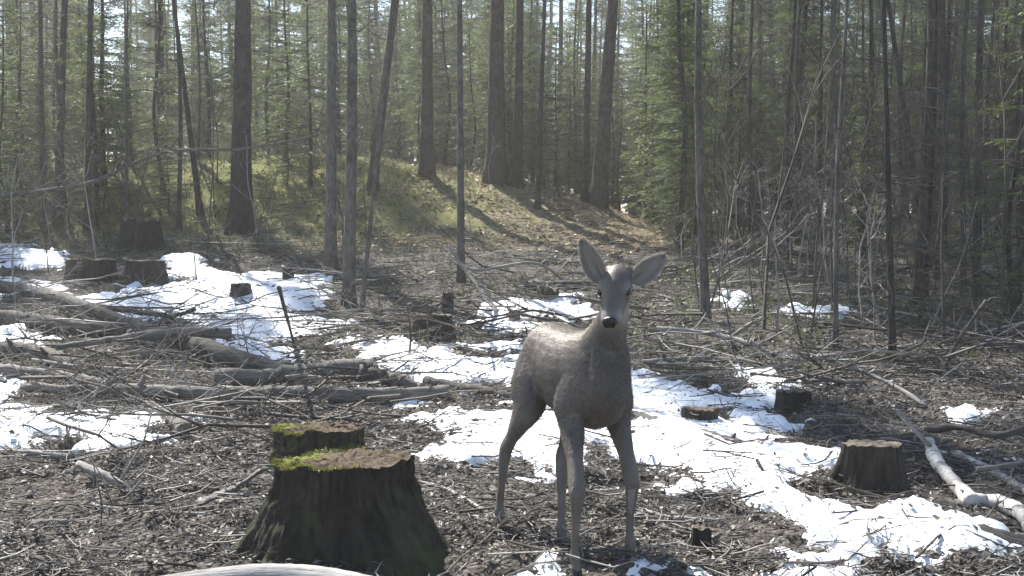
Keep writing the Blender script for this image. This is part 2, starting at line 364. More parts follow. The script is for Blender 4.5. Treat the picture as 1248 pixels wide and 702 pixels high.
# ------------------------------------------------------------------ the deer
OX, OY = .292, 4.95; HF = unit((.31, -.95)); HL = np.array((-HF[1], HF[0]))
def make_deer():
    mb = MB()
    def loft(cs, ws, hs, n=28, sides=18, hint=(0, 0, 1)):
        cs = np.asarray(cs, float); m = len(cs); t0 = np.linspace(0, 1, m); t = np.linspace(0, 1, n)
        P = smooth_path(cs, n); w = np.interp(t, t0, ws); h = np.interp(t, t0, hs)
        d = np.gradient(P, axis=0); d /= np.linalg.norm(d, axis=1)[:, None]
        s = np.cross(np.asarray(hint, float), d); s /= np.linalg.norm(s, axis=1)[:, None]; u = np.cross(d, s)
        a = np.linspace(0, 2*np.pi, sides, endpoint=False)
        V = P[:, None] + s[:, None]*(np.cos(a)[None]*w[:, None])[..., None] + u[:, None]*(np.sin(a)[None]*h[:, None])[..., None]
        i = np.arange(n-1)[:, None]*sides; j = np.arange(sides)[None]; j2 = (j+1) % sides
        q = np.stack([i+j, i+j2, i+sides+j2, i+sides+j], -1).reshape(-1, 4)
        v = np.vstack([V.reshape(-1, 3), P[0], P[-1]]); b = n*sides; jj = np.arange(sides)
        tr = np.concatenate([np.stack([np.full(sides, b), (jj+1) % sides, jj], -1), np.stack([np.full(sides, b+1), (n-1)*sides+jj, (n-1)*sides+(jj+1) % sides], -1)])
        mb.add(v, q, tr)
    # trunk
    loft([(-.485,0,.80),(-.44,0,.815),(-.35,0,.80),(-.2,0,.79),(-.05,0,.78),(.10,0,.775),(.22,0,.785),(.32,0,.795),(.39,0,.80),(.43,0,.81)],
         [.03,.105,.15,.15,.16,.16,.14,.12,.085,.03], [.04,.13,.185,.195,.20,.21,.215,.19,.13,.05], 40, 26)
    def loc(px, py, Yd):      # a point in the deer's own frame
        p = W(px, py, Yd); d = p[:2] - np.array((OX, OY)); return np.array((d @ HF, d @ HL, p[2] - (T1(OX, OY) - .008)))
    def foot(px, py): p = G(px, py); return loc(px, py, p[1])
    # head and neck
    poll = loc(753, 337, 4.50); nose = loc(744, 389, 4.33); hd = unit(nose - poll)
    nb = poll - hd*.02 + np.array((-.01, 0, -.05))
    loft([(.18,0,.82),(.30,0,.92),(.38,.2*nb[1],1.02),(.5*nb[0]+.205,.6*nb[1],1.11),nb], [.11,.09,.067,.054,.047], [.15,.125,.088,.070,.055], 24, 20, (-1, 0, .2))
    sd_ = unit(np.cross((0, 0, 1), hd)); up = np.cross(hd, sd_)
    def hp(t, s=0, u=0): return poll + hd*t + sd_*s + up*u
    loft([hp(-.055,0,-.012),hp(-.02,0,-.006),hp(.03,0,0),(hp(.075,0,-.004)),hp(.115,0,-.009),hp(.155,0,-.012),hp(.195,0,-.014),hp(.228,0,-.014),hp(.25,0,-.014),hp(.262,0,-.015)],
         [.025,.052,.065,.067,.058,.049,.043,.041,.038,.019], [.025,.05,.062,.067,.062,.052,.045,.040,.035,.017], 36, 20, tuple(up))
    loft([(.33,.3*nb[1],1.03),(.385,.12*nb[1],.93),(.395,0,.83),(.375,0,.74),(.32,0,.66)], [.06,.078,.088,.09,.07], [.05,.055,.055,.06,.05], 20, 18, (1, 0, .3))   # throat to brisket
    for s in (-1, 1):
        loft([hp(.060,s*.044,.034), hp(.085,s*.054,.036), hp(.112,s*.050,.030)], [.012,.016,.010], [.009,.011,.008], 8, 10, tuple(up))   # brow
        loft([hp(.04,s*.03,-.035), hp(.085,s*.032,-.04), hp(.15,s*.02,-.04)], [.025,.024,.014], [.022,.022,.012], 10, 10, tuple(up))  # cheek
        loft([hp(-.025,s*.03,.0), hp(-.03,s*.052,.02)], [.024,.017], [.024,.017], 6, 10, tuple(hd))  # ear base
    loft([hp(.14,0,-.05), hp(.20,0,-.044), hp(.243,0,-.037)], [.022,.022,.014], [.015,.014,.011], 8, 10, tuple(up))   # lower jaw
    # legs: joint points and radii
    def leg(pts, ws, hs, n=34): loft(pts, ws, hs, n, 14, (1, .001, 0))
    FR, FL, HR, HLf = foot(702, 707), foot(769, 684), foot(610, 644), foot(686, 669)
    def front(side, F, bx):
        fx, fy = F[0], F[1]; s0 = side*.105; m = lambda t, x: (x + (fx-.25)*t, s0 + (fy-s0)*t)
        leg([(.235,side*.07,.80),(*m(.05,.205),.68),(*m(.15,.215),.60),(*m(.5,.245+bx),.47),(*m(.82,.262+bx),.36),(*m(.88,.258+bx),.32),(*m(.95,.245),.22),(*m(.98,.238),.125),(*m(1,.236),.09),(*m(1,.252),.05),(*m(1,.258),.03)],
            [.07,.068,.05,.033,.034,.029,.0165,.0165,.025,.019,.017], [.11,.10,.072,.042,.038,.031,.021,.021,.028,.021,.02])
        return m(1,.262)
    def hind(side, F):
        fx, fy = F[0], F[1]; s0 = side*.105; m = lambda t, x: (x + (fx+.36)*t, s0 + (fy-s0)*t)
        leg([(-.32,side*.06,.82),(*m(.1,-.28),.70),(*m(.25,-.25),.61),(*m(.45,-.30),.52),(*m(.6,-.355),.44),(*m(.72,-.39),.385),(*m(.78,-.392),.34),(*m(.9,-.385),.22),(*m(.97,-.382),.125),(*m(1,-.380),.09),(*m(1,-.364),.05),(*m(1,-.357),.03)],
            [.09,.085,.07,.046,.030,.032,.029,.018,.018,.025,.02,.018], [.13,.14,.12,.074,.042,.044,.036,.024,.022,.029,.022,.02])
        return m(1,-.352)
    HOOF = [front(-1, FR, .0), front(1, FL, .012), hind(-1, HR), hind(1, HLf)]
    # tail and brisket
    loft([(-.46,0,.88),(-.505,0,.84),(-.52,0,.76),(-.515,0,.70)], [.03,.035,.032,.015], [.025,.022,.02,.012], 12, 10, (1, 0, 0))
    me0 = mb.mesh('tmp', None); ob = bpy.data.objects.new('tmp', me0); col.objects.link(ob)
    m = ob.modifiers.new('r', 'REMESH'); m.mode = 'VOXEL'; m.voxel_size = .0062
    m = ob.modifiers.new('s', 'SMOOTH'); m.factor = .5; m.iterations = 6
    dg = bpy.context.evaluated_depsgraph_get(); me = bpy.data.meshes.new_from_object(ob.evaluated_get(dg))
    bpy.data.objects.remove(ob); me.name = 'deer_body'
    n = len(me.vertices); co = np.zeros(n*3, np.float32); me.vertices.foreach_get('co', co); co = co.reshape(-1, 3).astype(float)
    no = np.zeros(n*3, np.float32); me.vertices.foreach_get('normal', no); no = no.reshape(-1, 3)
    # coat pattern (fur colour of the animal): grey-brown, pale throat, belly, muzzle ring and eye rings
    def blob(c, r): return np.exp(-(np.linalg.norm(co - c, axis=1) / r) ** 2)
    fur = np.tile(np.array((.160, .135, .113)), (n, 1)) * (1 + .55 * fbm(co[:, 0]*9 + co[:, 1]*7, co[:, 2]*9, 1, 3)[:, None])
    def mixc(f, c):
        nonlocal fur; f = np.clip(f, 0, 1)[:, None]; fur = fur*(1-f) + np.array(c)*f
    mixc(sstep(.12, .0, np.abs(co[:, 1])) * sstep(.93, .99, co[:, 2]) * (co[:, 0] < .2) * .35, (.09, .076, .064))
    mixc(blob((.40, 0, .72), .16) * .3, (.11, .096, .084))
    mixc(sstep(.60, .55, co[:, 2]) * (no[:, 2] < -.2) * (np.abs(co[:, 1]) < .12) * .8, (.42, .39, .35))
    mixc(blob(hp(.12, 0, -.085), .055) * 1.2 + blob(hp(.08,0,-.14), .06)*.9, (.42, .39, .36))
    for s in (-1, 1):
        mixc(blob(hp(.094, s*.056, .018), .028) * 1.2, (.36, .33, .295))
        mixc(blob(hp(-.02, s*.045, .03), .02) * .4, (.20, .18, .16))
    for s in (-1, 1): mixc(blob(hp(.128, s*.050, .004), .012) * .8, (.05, .042, .036))
    mixc(blob(hp(.05, 0, .055), .05) * .6, (.075, .062, .052))
    mixc(blob(hp(.20, 0, .025), .03) * .4, (.10, .085, .072))
    mixc(blob(hp(.225, 0, -.045), .034) * 1.3, (.46, .43, .40))
    for s in (-1, 1): mixc(blob(hp(.222, s*.038, -.006), .026) * 1.1, (.40, .37, .335))
    mixc(sstep(.5, .2, co[:, 2]) * .35, (.14, .118, .10))
    hoof = sstep(.055, .035, co[:, 2])
    a = me.attributes.new('fur', 'FLOAT_COLOR', 'POINT')
    a.data.foreach_set('color', np.hstack([fur, np.ones((n, 1))]).astype(np.float32).ravel())
    me.polygons.foreach_set('use_smooth', np.ones(len(me.polygons), bool)); me.materials.clear(); me.materials.append(MAT['fur'])
    root = empty('deer', (OX, OY, T1(OX, OY) - .008)); root.rotation_euler = (0, 0, math.atan2(HF[1], HF[0]))
    tag(root, 'grey-brown deer with big ears standing on the litter and facing the viewer', 'deer')
    body = link('body', me, root)
    # fur blades
    tri = []
    me.calc_loop_triangles(); nt_ = len(me.loop_triangles); lt = np.zeros(nt_*3, np.int32); me.loop_triangles.foreach_get('vertices', lt); lt = lt.reshape(-1, 3)
    A = np.linalg.norm(np.cross(co[lt[:, 1]]-co[lt[:, 0]], co[lt[:, 2]]-co[lt[:, 0]]), axis=1)
    N = 190000; pick = RNG.choice(nt_, N, p=A/A.sum()); b = RNG.dirichlet((1, 1, 1), N)
    pos = (co[lt[pick]] * b[..., None]).sum(1); nr = (no[lt[pick]] * b[..., None]).sum(1); fc = (fur[lt[pick]] * b[..., None]).sum(1)
    head = np.linalg.norm(pos - hp(.1), axis=1) < .17
    keep = pos[:, 2] > .06; keep &= np.linalg.norm(pos - hp(.262, 0, -.002), axis=1) > .034
    for s in (-1, 1): keep &= np.linalg.norm(pos - hp(.100, s*.062, .018), axis=1) > .022
    wh = sstep(.27, .12, np.linalg.norm(pos - hp(.1), axis=1))[:, None]; wl = sstep(.66, .46, pos[:, 2])[:, None]; wn = sstep(.95, 1.1, pos[:, 2])[:, None]
    flow = np.array((-.75, 0, -.55))*(1-wl)*(1-wn) + np.array((0, 0, -1.))*np.maximum(wl, wn); flow = flow*(1-wh) - hd*wh + RNG.normal(0, .12, (N, 3))
    flow = flow - nr*(flow*nr).sum(1)[:, None]; flow /= np.linalg.norm(flow, axis=1)[:, None]+1e-6
    Lh = (.023*(1-wl)*(1-wh) + .009*np.maximum(wl, wh))[:, 0] * RNG.uniform(.5, 1.35, N)
    tuft = .24 + .22*fbm(pos[:, 0]*30+pos[:, 1]*22, pos[:, 2]*26, 1.0, 3)[:, None]
    dirn = flow*.95 + nr*tuft + RNG.normal(0, .13, (N, 3)); dirn /= np.linalg.norm(dirn, axis=1)[:, None]
    sd2 = np.cross(nr, dirn); sd2 /= np.linalg.norm(sd2, axis=1)[:, None]+1e-6
    w = .0012 + .0005*(1-wh); p0 = pos - nr*.002
    Vv = np.stack([p0 - sd2*w, p0 + sd2*w, p0 + dirn*Lh[:, None]], 1)[keep]; K = len(Vv)
    fm = MB().add(Vv.reshape(-1, 3), None, np.arange(K*3).reshape(-1, 3)); fme = fm.mesh('fur', MAT['fur'])
    cc = np.repeat(fc[keep] * RNG.uniform(.5, 1.6, (K, 1)), 3, 0)
    a = fme.attributes.new('fur', 'FLOAT_COLOR', 'POINT'); a.data.foreach_set('color', np.hstack([cc, np.ones((len(cc), 1))]).astype(np.float32).ravel())
    tag(link('fur', fme, body), kind='stuff')
    # eyes, nose pad
    def ball(name, c, r, mat, axis=(1, 1, 1), n=14):
        th = np.linspace(0, np.pi, n); ph = np.linspace(0, 2*np.pi, n, endpoint=False); m_ = MB()
        pts = c + np.stack([np.sin(th)[:, None]*np.cos(ph), np.sin(th)[:, None]*np.sin(ph), np.repeat(np.cos(th)[:, None], n, 1)], -1)*r @ np.stack([hd*axis[0], sd_*axis[1], up*axis[2]])
        i = np.arange(n-1)[:, None]*n; j = np.arange(n)[None]; q = np.stack([i+j, i+(j+1) % n, i+n+(j+1) % n, i+n+j], -1).reshape(-1, 4)
        return m_.add(pts.reshape(-1, 3), q).build(name, mat, root)
    for s in (-1, 1): ball('eye', hp(.100, s*.0585, .018), .0185, 'eye', (1.25, .62, .82))
    npad = ball('nose', hp(.254, 0, .000), .033, 'nose', (.6, 1.0, .82))
    for s in (-1, 1): o = ball('nostril', hp(.272, s*.016, -.002), .0075, 'nostril', (.55, 1.0, 1.1), 8); o.parent = npad
    for s in (-1, 1): o = ball('mouth', hp(.232, s*.014, -.034), .014, 'nose', (1.3, .9, .25), 8)
    # ears: cupped leaves with thickness
    def ear(base, tip, face, width):
        ax = tip - base; L = np.linalg.norm(ax); ax = ax/L; sidev = unit(np.cross(ax, face)); fc_ = np.cross(sidev, ax)
        nu, nv = 20, 15; m_ = MB(); rows = []
        for i in range(nu):
            t = i/(nu-1); wdt = width*(np.sin(np.pi*min(1, t*.90+.10)**.85)**.75)*(1-.12*t) + .004; wdt = max(wdt, .003)
            rows.append([base + ax*(t*L) + sidev*(wdt*v) + fc_*(wdt*.75*(v*v - .55)*(1-.55*t)) for v in np.linspace(-1, 1, nv)])
        Vf = np.array(rows); thick = .0055
        nrm = fc_
        th_ = np.array([thick*(1-.7*abs(v)**3) for v in np.linspace(-1, 1, nv)])
        Vb = Vf - nrm*th_[None, :, None]
        k_ = nu*nv; idx = np.arange(k_).reshape(nu, nv)
        qf = np.stack([idx[:-1, :-1], idx[:-1, 1:], idx[1:, 1:], idx[1:, :-1]], -1).reshape(-1, 4)
        loop = np.concatenate([idx[0, :], idx[1:, -1], idx[-1, -2::-1], idx[-2:0:-1, 0]])
        l2 = np.roll(loop, -1); rim = np.stack([loop, l2, l2+k_, loop+k_], -1)
        allv = np.vstack([Vf.reshape(-1, 3), Vb.reshape(-1, 3)])
        m_.add(allv, np.vstack([qf, qf[:, ::-1]+k_, rim])); e = m_.build('ear', 'fur_ear', root)
        tt = np.repeat(np.linspace(0, 1, nu), nv); vv = np.tile(np.linspace(-1, 1, nv), nu)
        inner = np.array((.33, .295, .265))[None]*np.ones((k_, 1)); edge = sstep(.72, .95, np.abs(vv))[:, None]
        inner = inner*(1-edge) + np.array((.11, .09, .075))*edge; dk = (sstep(.35, .0, np.abs(vv))*sstep(.7, .1, tt)*.55)[:, None]
        tp = sstep(.8, 1, tt)[:, None]*.6; inner = inner*(1-tp) + np.array((.07, .06, .052))*tp
        inner = inner*(1-dk) + np.array((.10, .078, .068))*dk; outer = np.tile(np.array((.125, .10, .085)), (k_, 1))
        a = e.data.attributes.new('fur', 'FLOAT_COLOR', 'POINT'); a.data.foreach_set('color', np.hstack([np.vstack([inner, outer]), np.ones((2*k_, 1))]).astype(np.float32).ravel())
        # fine hairs inside and along the edge
        hm = MB(); Ne = 2200; iu = RNG.integers(0, nu-1, Ne); iv = RNG.choice([0, 1, nv-2, nv-1, 2, nv-3], Ne)
        bp = Vf[iu, iv] + RNG.normal(0, .002, (Ne, 3)); sg = np.where(iv < nv/2, -1., 1.)[:, None]
        dr = ax*.7 + sidev*sg*.25 - sidev*sg*.5*RNG.random((Ne, 1)) + fc_*.25 + RNG.normal(0, .2, (Ne, 3)); dr /= np.linalg.norm(dr, axis=1)[:, None]
        sv = np.cross(dr, fc_); sv /= np.linalg.norm(sv, axis=1)[:, None]+1e-6
        hv = np.stack([bp - sv*.0009, bp + sv*.0009, bp + dr*RNG.uniform(.008, .018, (Ne, 1))], 1)
        hme = hm.add(hv.reshape(-1, 3), None, np.arange(Ne*3).reshape(-1, 3)).mesh('ear_hair', MAT['fur_ear'])
        a = hme.attributes.new('fur', 'FLOAT_COLOR', 'POINT'); a.data.foreach_set('color', np.tile(np.array((.40, .37, .335, 1), np.float32), Ne*3))
        tag(link('ear_hair', hme, e), kind='stuff')
    view = unit(np.array((loc(624, 300, .5))) - poll)
    ear(loc(733, 341, 4.50), loc(708, 291, 4.53), unit(view + .35*sd_*-1 + np.array((0, 0, -.1))), .042)
    ear(loc(771, 342, 4.52), loc(811, 311, 4.56), unit(view + .1*sd_ + np.array((0, 0, -.25))), .042)
    # hooves
    def hoof_(x, y, rot):
        for s in (-1, 1):
            m_ = MB(); prof = [(-.030,.0),(.026,.0),(.012,.028),(-.004,.052),(-.032,.045)]
            v0 = [(px_, s*.001, pz) for px_, pz in prof]; v1 = [(px_*.96, s*.021, pz*.96) for px_, pz in prof]
            v = np.array(v0+v1); n5 = len(prof); f_ = [(i, (i+1) % n5, n5+(i+1) % n5, n5+i) for i in range(n5)]
            tri_ = [(0, i+1, i) for i in range(1, n5-1)]+[(n5, n5+i, n5+i+1) for i in range(1, n5-1)]
            h = m_.add(v + np.array((x, y, 0)), f_, tri_).build('hoof', 'hoof', root, False)
            bv = h.modifiers.new('bevel', 'BEVEL'); bv.width = .005; bv.segments = 2
    for hx, hy in HOOF: hoof_(hx, hy, 0)
    return root
k = NT('fur'); cf = k.attr('fur').outputs[0]; geo = k.n('ShaderNodeTexCoord').outputs['Object']
nz = k.noise(k.scale(geo, (60, 60, 40)), 1.0, 4, .7); c = k.mix(.35, cf, k.mix(nz, (.2, .2, .2), (1.3, 1.3, 1.3)), 'MULTIPLY')
d_ = k.n('ShaderNodeBsdfDiffuse', i_Color=cf).outputs[0]; t_ = k.n('ShaderNodeBsdfTranslucent', i_Color=cf).outputs[0]
gl = k.n('ShaderNodeBsdfGlossy', i_Color=(.62, .60, .57, 1), i_Roughness=.5).outputs[0]
k.done(k.n('ShaderNodeMixShader', i_0=.075, i_1=k.n('ShaderNodeMixShader', i_0=.3, i_1=d_, i_2=t_).outputs[0], i_2=gl).outputs[0])
k = NT('fur_ear'); cf = k.attr('fur').outputs[0]
d_ = k.n('ShaderNodeBsdfDiffuse', i_Color=cf).outputs[0]; t_ = k.n('ShaderNodeBsdfTranslucent', i_Color=cf).outputs[0]
k.done(k.n('ShaderNodeMixShader', i_0=.18, i_1=d_, i_2=t_).outputs[0])
k = NT('eye'); k.done(k.pbsdf((.012, .009, .008), .08, spec=.6))
k = NT('nose'); k.done(k.pbsdf((.018, .016, .016), .38, k.noise(k.n('ShaderNodeTexCoord').outputs['Object'], 400, 2), .5, .002, .4))
k = NT('nostril'); k.done(k.pbsdf((.004, .004, .004), .6))
k = NT('hoof'); k.done(k.pbsdf((.03, .026, .023), .5, k.noise(k.n('ShaderNodeTexCoord').outputs['Object'], 120, 3), .4, .002, .3))
make_deer()

# ------------------------------------------------------------------ stumps
def stump(px, py, wpx, top_py, label, name='tree_stump', flare=1.5, top_mat='cut_wood', bark='stump_bark', group=None, seed=0, slope=0., roots=5, ragged=.012, Yc=None, tilt=0, bias=0., back=.06):
    """px,py: front foot of the stump in the photo; wpx: width of the cut; top_py: its upper edge."""
    rs = np.random.default_rng(100 + seed); b = G(px, py); r_top = wpx/2/FPX*b[1]; r_b = r_top*flare
    c = np.array((b[0], b[1] + r_b*.75)); z0 = T1(c[0], c[1]); ztop = W(px, top_py, c[1] + 0*r_top)[2]; Hs = max(ztop - z0, .06)
    na, nh = (200, 46) if wpx > 100 else ((96, 26) if wpx > 40 else (36, 12))
    a = np.linspace(0, 2*np.pi, na, endpoint=False); hz = np.linspace(0, 1, nh)
    ph = rs.random(6)*6.28; lob = sum((.5**i)*np.cos((i*2+2)*a + ph[i]) for i in range(3))*.5
    rootl = np.zeros(na)
    for i in range(roots):
        c0 = rs.random()*6.28; rootl += np.exp(-((np.angle(np.exp(1j*(a-c0))))/.28)**2)*rs.uniform(.4, 1.0)
    V = []; TC = []
    for i, h in enumerate(hz):
        fl = (1-h)**1.75
        rr = r_top + (r_b - r_top)*fl*(.75+.25*lob) + r_top*.05*lob + rootl*r_top*.42*fl
        rr = rr*(1 + .05*fbm(np.cos(a)*5+seed+h*.6, np.sin(a)*5+h*1.2, 1.7, 3)) + r_top*(1 if wpx > 100 else .16)*(.09*fbm(a*8.0+seed+h*1.6, h*3.2+0*a, 1.3, 4, .65)*np.sin(a/2)**.5*(1-.5*h) + .06*fbm(a*15+h*5, h*11+0*a, 1.0, 3))
        zt = h*(Hs + ragged*fbm(np.cos(a)*3+seed*3, np.sin(a)*3, 1.2, 3)*2 + slope*np.cos(a)*r_top) - (1-h)*.10
        V.append(np.stack([rr*np.cos(a) + tilt*h*Hs, rr*np.sin(a)*.85, zt - h*back*np.sin(a)*r_top], -1)); TC.append(np.stack([np.cos(a)*r_top + seed, np.sin(a)*r_top, np.full(na, h*Hs)], -1))
    V = np.array(V); TC = np.array(TC)
    root = empty(name, (c[0], c[1], z0)); tag(root, label, 'stump', group)
    i = np.arange(nh-1)[:, None]*na; j = np.arange(na)[None]; j2 = (j+1) % na
    q = np.stack([i+j, i+j2, i+na+j2, i+na+j], -1).reshape(-1, 4)
    MB().add(V.reshape(-1, 3), q, None, TC.reshape(-1, 3), .5).build('bark', bark, root)
    rim = V[-1]; cen = rim.mean(0); rg = [rim*1.0 + (0, 0, .0)]
    rows = [rim]
    for s in np.linspace(.93, .06, 12):
        p = cen + (rim-cen)*s; p[:, 2] = cen[2]*(1-s)+rim[:, 2]*s + (fbm(p[:, 0]*20+seed, p[:, 1]*20, 1.0, 5, .75))*ragged*1.2 + .004
        rows.append(p)
    Tt = np.array(rows); n_ = len(rows); i = np.arange(n_-1)[:, None]*na
    q = np.stack([i+j, i+j2, i+na+j2, i+na+j], -1).reshape(-1, 4); v = np.vstack([Tt.reshape(-1, 3), Tt[-1].mean(0)])
    jj = np.arange(na); tr = np.stack([np.full(na, n_*na), (n_-1)*na+jj, (n_-1)*na+(jj+1) % na], -1)
    tcv = v - cen; tcv[:, 2] = 0
    if top_mat == 'moss_top':     # ragged moss fringe over the rim
        K = 2600; ii = RNG.integers(0, na, K); ss = np.clip(RNG.normal(.97, .05, K), .7, 1.03); base_ = cen + (rim[ii]-cen)*ss[:, None]
        on = (base_[:, 0] - cen[0] + bias)/r_top < RNG.normal(-.12, .25, K); base_ = base_[on]; K = len(base_); od = rim[ii[on]] - cen; od /= np.linalg.norm(od, axis=1)[:, None]
        d_ = od*RNG.uniform(.1, .9, (K, 1)) + RNG.normal(0, .5, (K, 3)) + (0, 0, .1); d_ /= np.linalg.norm(d_, axis=1)[:, None]; w_ = np.cross(d_, RNG.normal(0, 1, (K, 3))); w_ /= np.linalg.norm(w_, axis=1)[:, None]
        base_[:, 2] += .004; Vm = np.stack([base_ - w_*.004, base_ + w_*.004, base_ + d_*RNG.uniform(.008, .026, (K, 1))], 1)
        tag(MB().add(Vm.reshape(-1, 3), None, np.arange(K*3).reshape(-1, 3), None, np.repeat(RNG.random(K), 3)).build('moss', 'moss_tuft', root, False), kind='stuff')
    MB().add(v, q, tr, tcv + (bias, 0, 0), .5).build('cut_top', top_mat, root)
    return root, c, r_top, Hs
big, bc, br, bh = stump(404, 706, 178, 560, 'large dark stump with bright moss on its cut top', flare=1.78, top_mat='moss_top', seed=1, slope=.05, roots=8, ragged=.018, bias=-.05)
stump(380, 585, 112, 522, 'mossy stump standing just behind the large moss-topped stump', flare=1.22, top_mat='moss_top', seed=2, roots=4, ragged=.018, bias=-.02, bark='stump_moss')
stump(1076, 606, 72, 541, 'dark flared stump at the snow edge beside the birch log', flare=1.75, seed=3, roots=6, ragged=.01)
stump(857, 673, 24, 643, 'tiny stump stub in the twigs near the deer', flare=1.3, seed=4, roots=3, ragged=.01)
stump(856, 524, 46, 498, 'low grey stump rising out of the wide snow patch', flare=1.12, seed=5, roots=3)
stump(972, 504, 42, 476, 'low stump in twigs between two snow patches', flare=1.3, seed=6, roots=4)
stump(100, 350, 58, 317, 'wide dark stump, wider of the pair beside the iced snow', flare=1.35, seed=7, roots=5)
stump(170, 348, 46, 318, 'dark trapezoid stump, narrower of the pair beside the iced snow', flare=1.4, seed=8, roots=4)
stump(166, 308, 48, 270, 'tall black stump behind the pair of stumps by the iced snow', flare=1.2, seed=9, roots=4, ragged=.06)
stump(291, 371, 24, 346, 'square grey stump alone on the iced snow', flare=1.3, seed=10, roots=5)
stump(350, 346, 14, 328, 'small stump at the far edge of the iced snow', flare=1.3, seed=11, roots=3)
stump(207, 405, 13, 385, 'slim greenish stub beside the leaning stick on the snow', flare=1.05, seed=12, roots=2)
stump(526, 416, 46, 384, 'dark stump among brush near the centre snow', flare=1.35, seed=13, roots=4)
stump(627, 400, 14, 379, 'pale slim stump on the snow behind the deer', flare=1.1, seed=14, roots=2, bark='bark_grey')
stump(546, 381, 13, 357, 'narrow dark stub near the leaning white pole', flare=1.15, seed=15, roots=2)
stump(668, 372, 26, 352, 'old broken stump in brush behind the deer back', flare=1.2, seed=16, roots=3, ragged=.05)

# ------------------------------------------------------------------ logs and branches laid by hand
def log(pts, rpx, label, mat='deadwood', name='fallen_log', cat='log', group=None, lift=None, sides=12, rough=.10, taper=(1, .85), n=26, ell=1.0, twigs=0, free=False, Yf=None, ripple=.08):
    """pts: (px,py[,height above ground m]) along the log."""
    P = []
    for p in pts:
        if Yf is not None: P.append(W(p[0], p[1], Yf if np.isscalar(Yf) else np.interp(p[0], *Yf)))
        else:
            h = p[2] if len(p) > 2 else 0
            g0 = G(p[0], p[1]);
            if h: # point floating h above ground seen at that pixel
                d = ray(p[0], p[1]); ys = np.arange(2.5, 45, .05); Q = CAM[None] + d[None]*(ys/d[1])[:, None]
                bl = Q[:, 2] < terrain(Q[:, 0], Q[:, 1]) + h; g0 = Q[int(np.argmax(bl))]
            P.append(np.array(g0))
    P = np.array(P); r = rpx/FPX*np.mean(P[:, 1])*(1.22 if name == 'fallen_log' else 1.0)
    if Yf is None: P[:, 2] += r*.75
    Q = smooth_path(P, n); 
    wob = r*.35*(ripple/.08); Q[1:-1] += RNG.normal(0, wob*.22, (n-2, 3))
    rad = np.linspace(r*taper[0], r*taper[1], n)*(1 + ripple*np.sin(np.linspace(0, 9, n) + random.random()*6))
    base = Q[np.argmin(Q[:, 2])].copy(); o = MB(); tube(o, Q - base, rad, sides, True, rough, ell=ell)
    ob = o.build(name, mat if not twigs else mat); ob.location = base; tag(ob, label, cat, group)
    if name == 'fallen_log' and r > .035 and ripple > 0:
        for _ in range(random.randint(1, 3)):
            t = random.randint(2, n-3); d0 = unit(Q[t+1]-Q[t-1]); dv = RNG.normal(0, 1, 3); dv[2] = abs(dv[2])*.8 + .1; dv -= d0*(dv @ d0); dv = unit(unit(dv) + d0*random.uniform(-.5, .8)); L_ = r*random.uniform(1.2, 1.9); p0 = Q[t]-base
            st_ = MB(); tube(st_, np.array([p0, p0+dv*L_*.6, p0+dv*L_+RNG.normal(0, r*.2, 3)]), np.array([r*.42, r*.26, r*.12]), 6, True, .15); st_.build('branch_stub', mat, ob)
    if twigs:
        tw = MB(); paths = []
        for _ in range(twigs):
            t = random.randint(3, n-2); d0 = unit(Q[t]-Q[t-1]); ln = random.uniform(.12, .5)*(r/.02)**.5
            dv = unit(d0*.8 + RNG.normal(0, .6, 3) + (0, 0, .35)); p0 = Q[t]-base
            paths.append(np.array([p0, p0+dv*ln*.5+RNG.normal(0, .02, 3), p0+dv*ln+RNG.normal(0, .04, 3)]))
        for P_ in paths:
            tw = MB(); tube(tw, P_, np.array([r*.4, r*.3, r*.12]), 4); tw.build('twig', mat, ob)
    return ob
log([(28,483),(120,486),(230,490),(335,493)], 11, 'long split grey log with one sharp splintered end', taper=(.45, 1.0), ell=.85)
log([(322,492),(430,492),(548,490)], 10, 'straight grey log butting against the long split log', taper=(1, .8))
log([(262,472),(340,470),(410,463),(452,460)], 11, 'pale curved log lying behind the long split log', taper=(.8, 1.05))
log([(440,464,.06),(478,470,.05),(512,482)], 9, 'short bent log joined to the pale curved log', mat='wet_log', taper=(1, .5))
log([(-30,352),(40,362,.03),(95,378,.1),(160,403,.1),(232,432)], 7.5, 'dark bent trunk lying diagonally across the iced snow', mat='wet_log', taper=(1, .8))
log([(-30,392),(60,402),(130,410),(216,416)], 8.5, 'thick dark log lying under the bent trunk', mat='wet_log')
log([(205,418,.1),(270,440,.06),(350,466)], 9.5, 'thick grey log sloping down onto the long split log', mat='wet_log', taper=(.8, 1.1))
log([(70,430,.2),(150,418,.2),(215,411,.2),(282,412,.15)], 6.5, 'weathered pole with pale top across the log pile', taper=(.4, 1))
log([(-30,458),(55,466),(142,480)], 8, 'sunlit round log at the log-pile snow patch', taper=(1, .7))
log([(-30,436),(50,442),(112,466)], 10, 'dark rotten log above the sunlit round log', mat='wet_log')
log([(118,376,.1),(160,382,.15),(202,387,.2)], 3.5, 'dark stick leaning on the slim greenish stub', mat='wet_log', name='fallen_branch', cat='branch')
log([(205,388,.2),(222,384,.25),(238,379,.3)], 2.5, 'short stick end poking past the slim greenish stub', mat='wet_log', name='fallen_branch', cat='branch')
log([(216,392),(250,396),(284,401)], 2.5, 'thin dark stick flat on the iced snow', mat='wet_log', name='fallen_branch', cat='branch')
log([(180,502),(205,516),(226,534)], 8, 'short sawn log end in the snow patch below the log pile', taper=(.8, 1))
log([(340,353,.9),(348,382,.5),(357,416)], 2.3, 'dark stake leaning in snow beside the square stump', mat='twig_dark', name='leaning_stake', cat='stake')
log([(264,403,.25),(278,408,.12),(290,418)], 2, 'bent dark twig at the far side of the log pile', mat='twig_dark', name='fallen_branch', cat='branch')
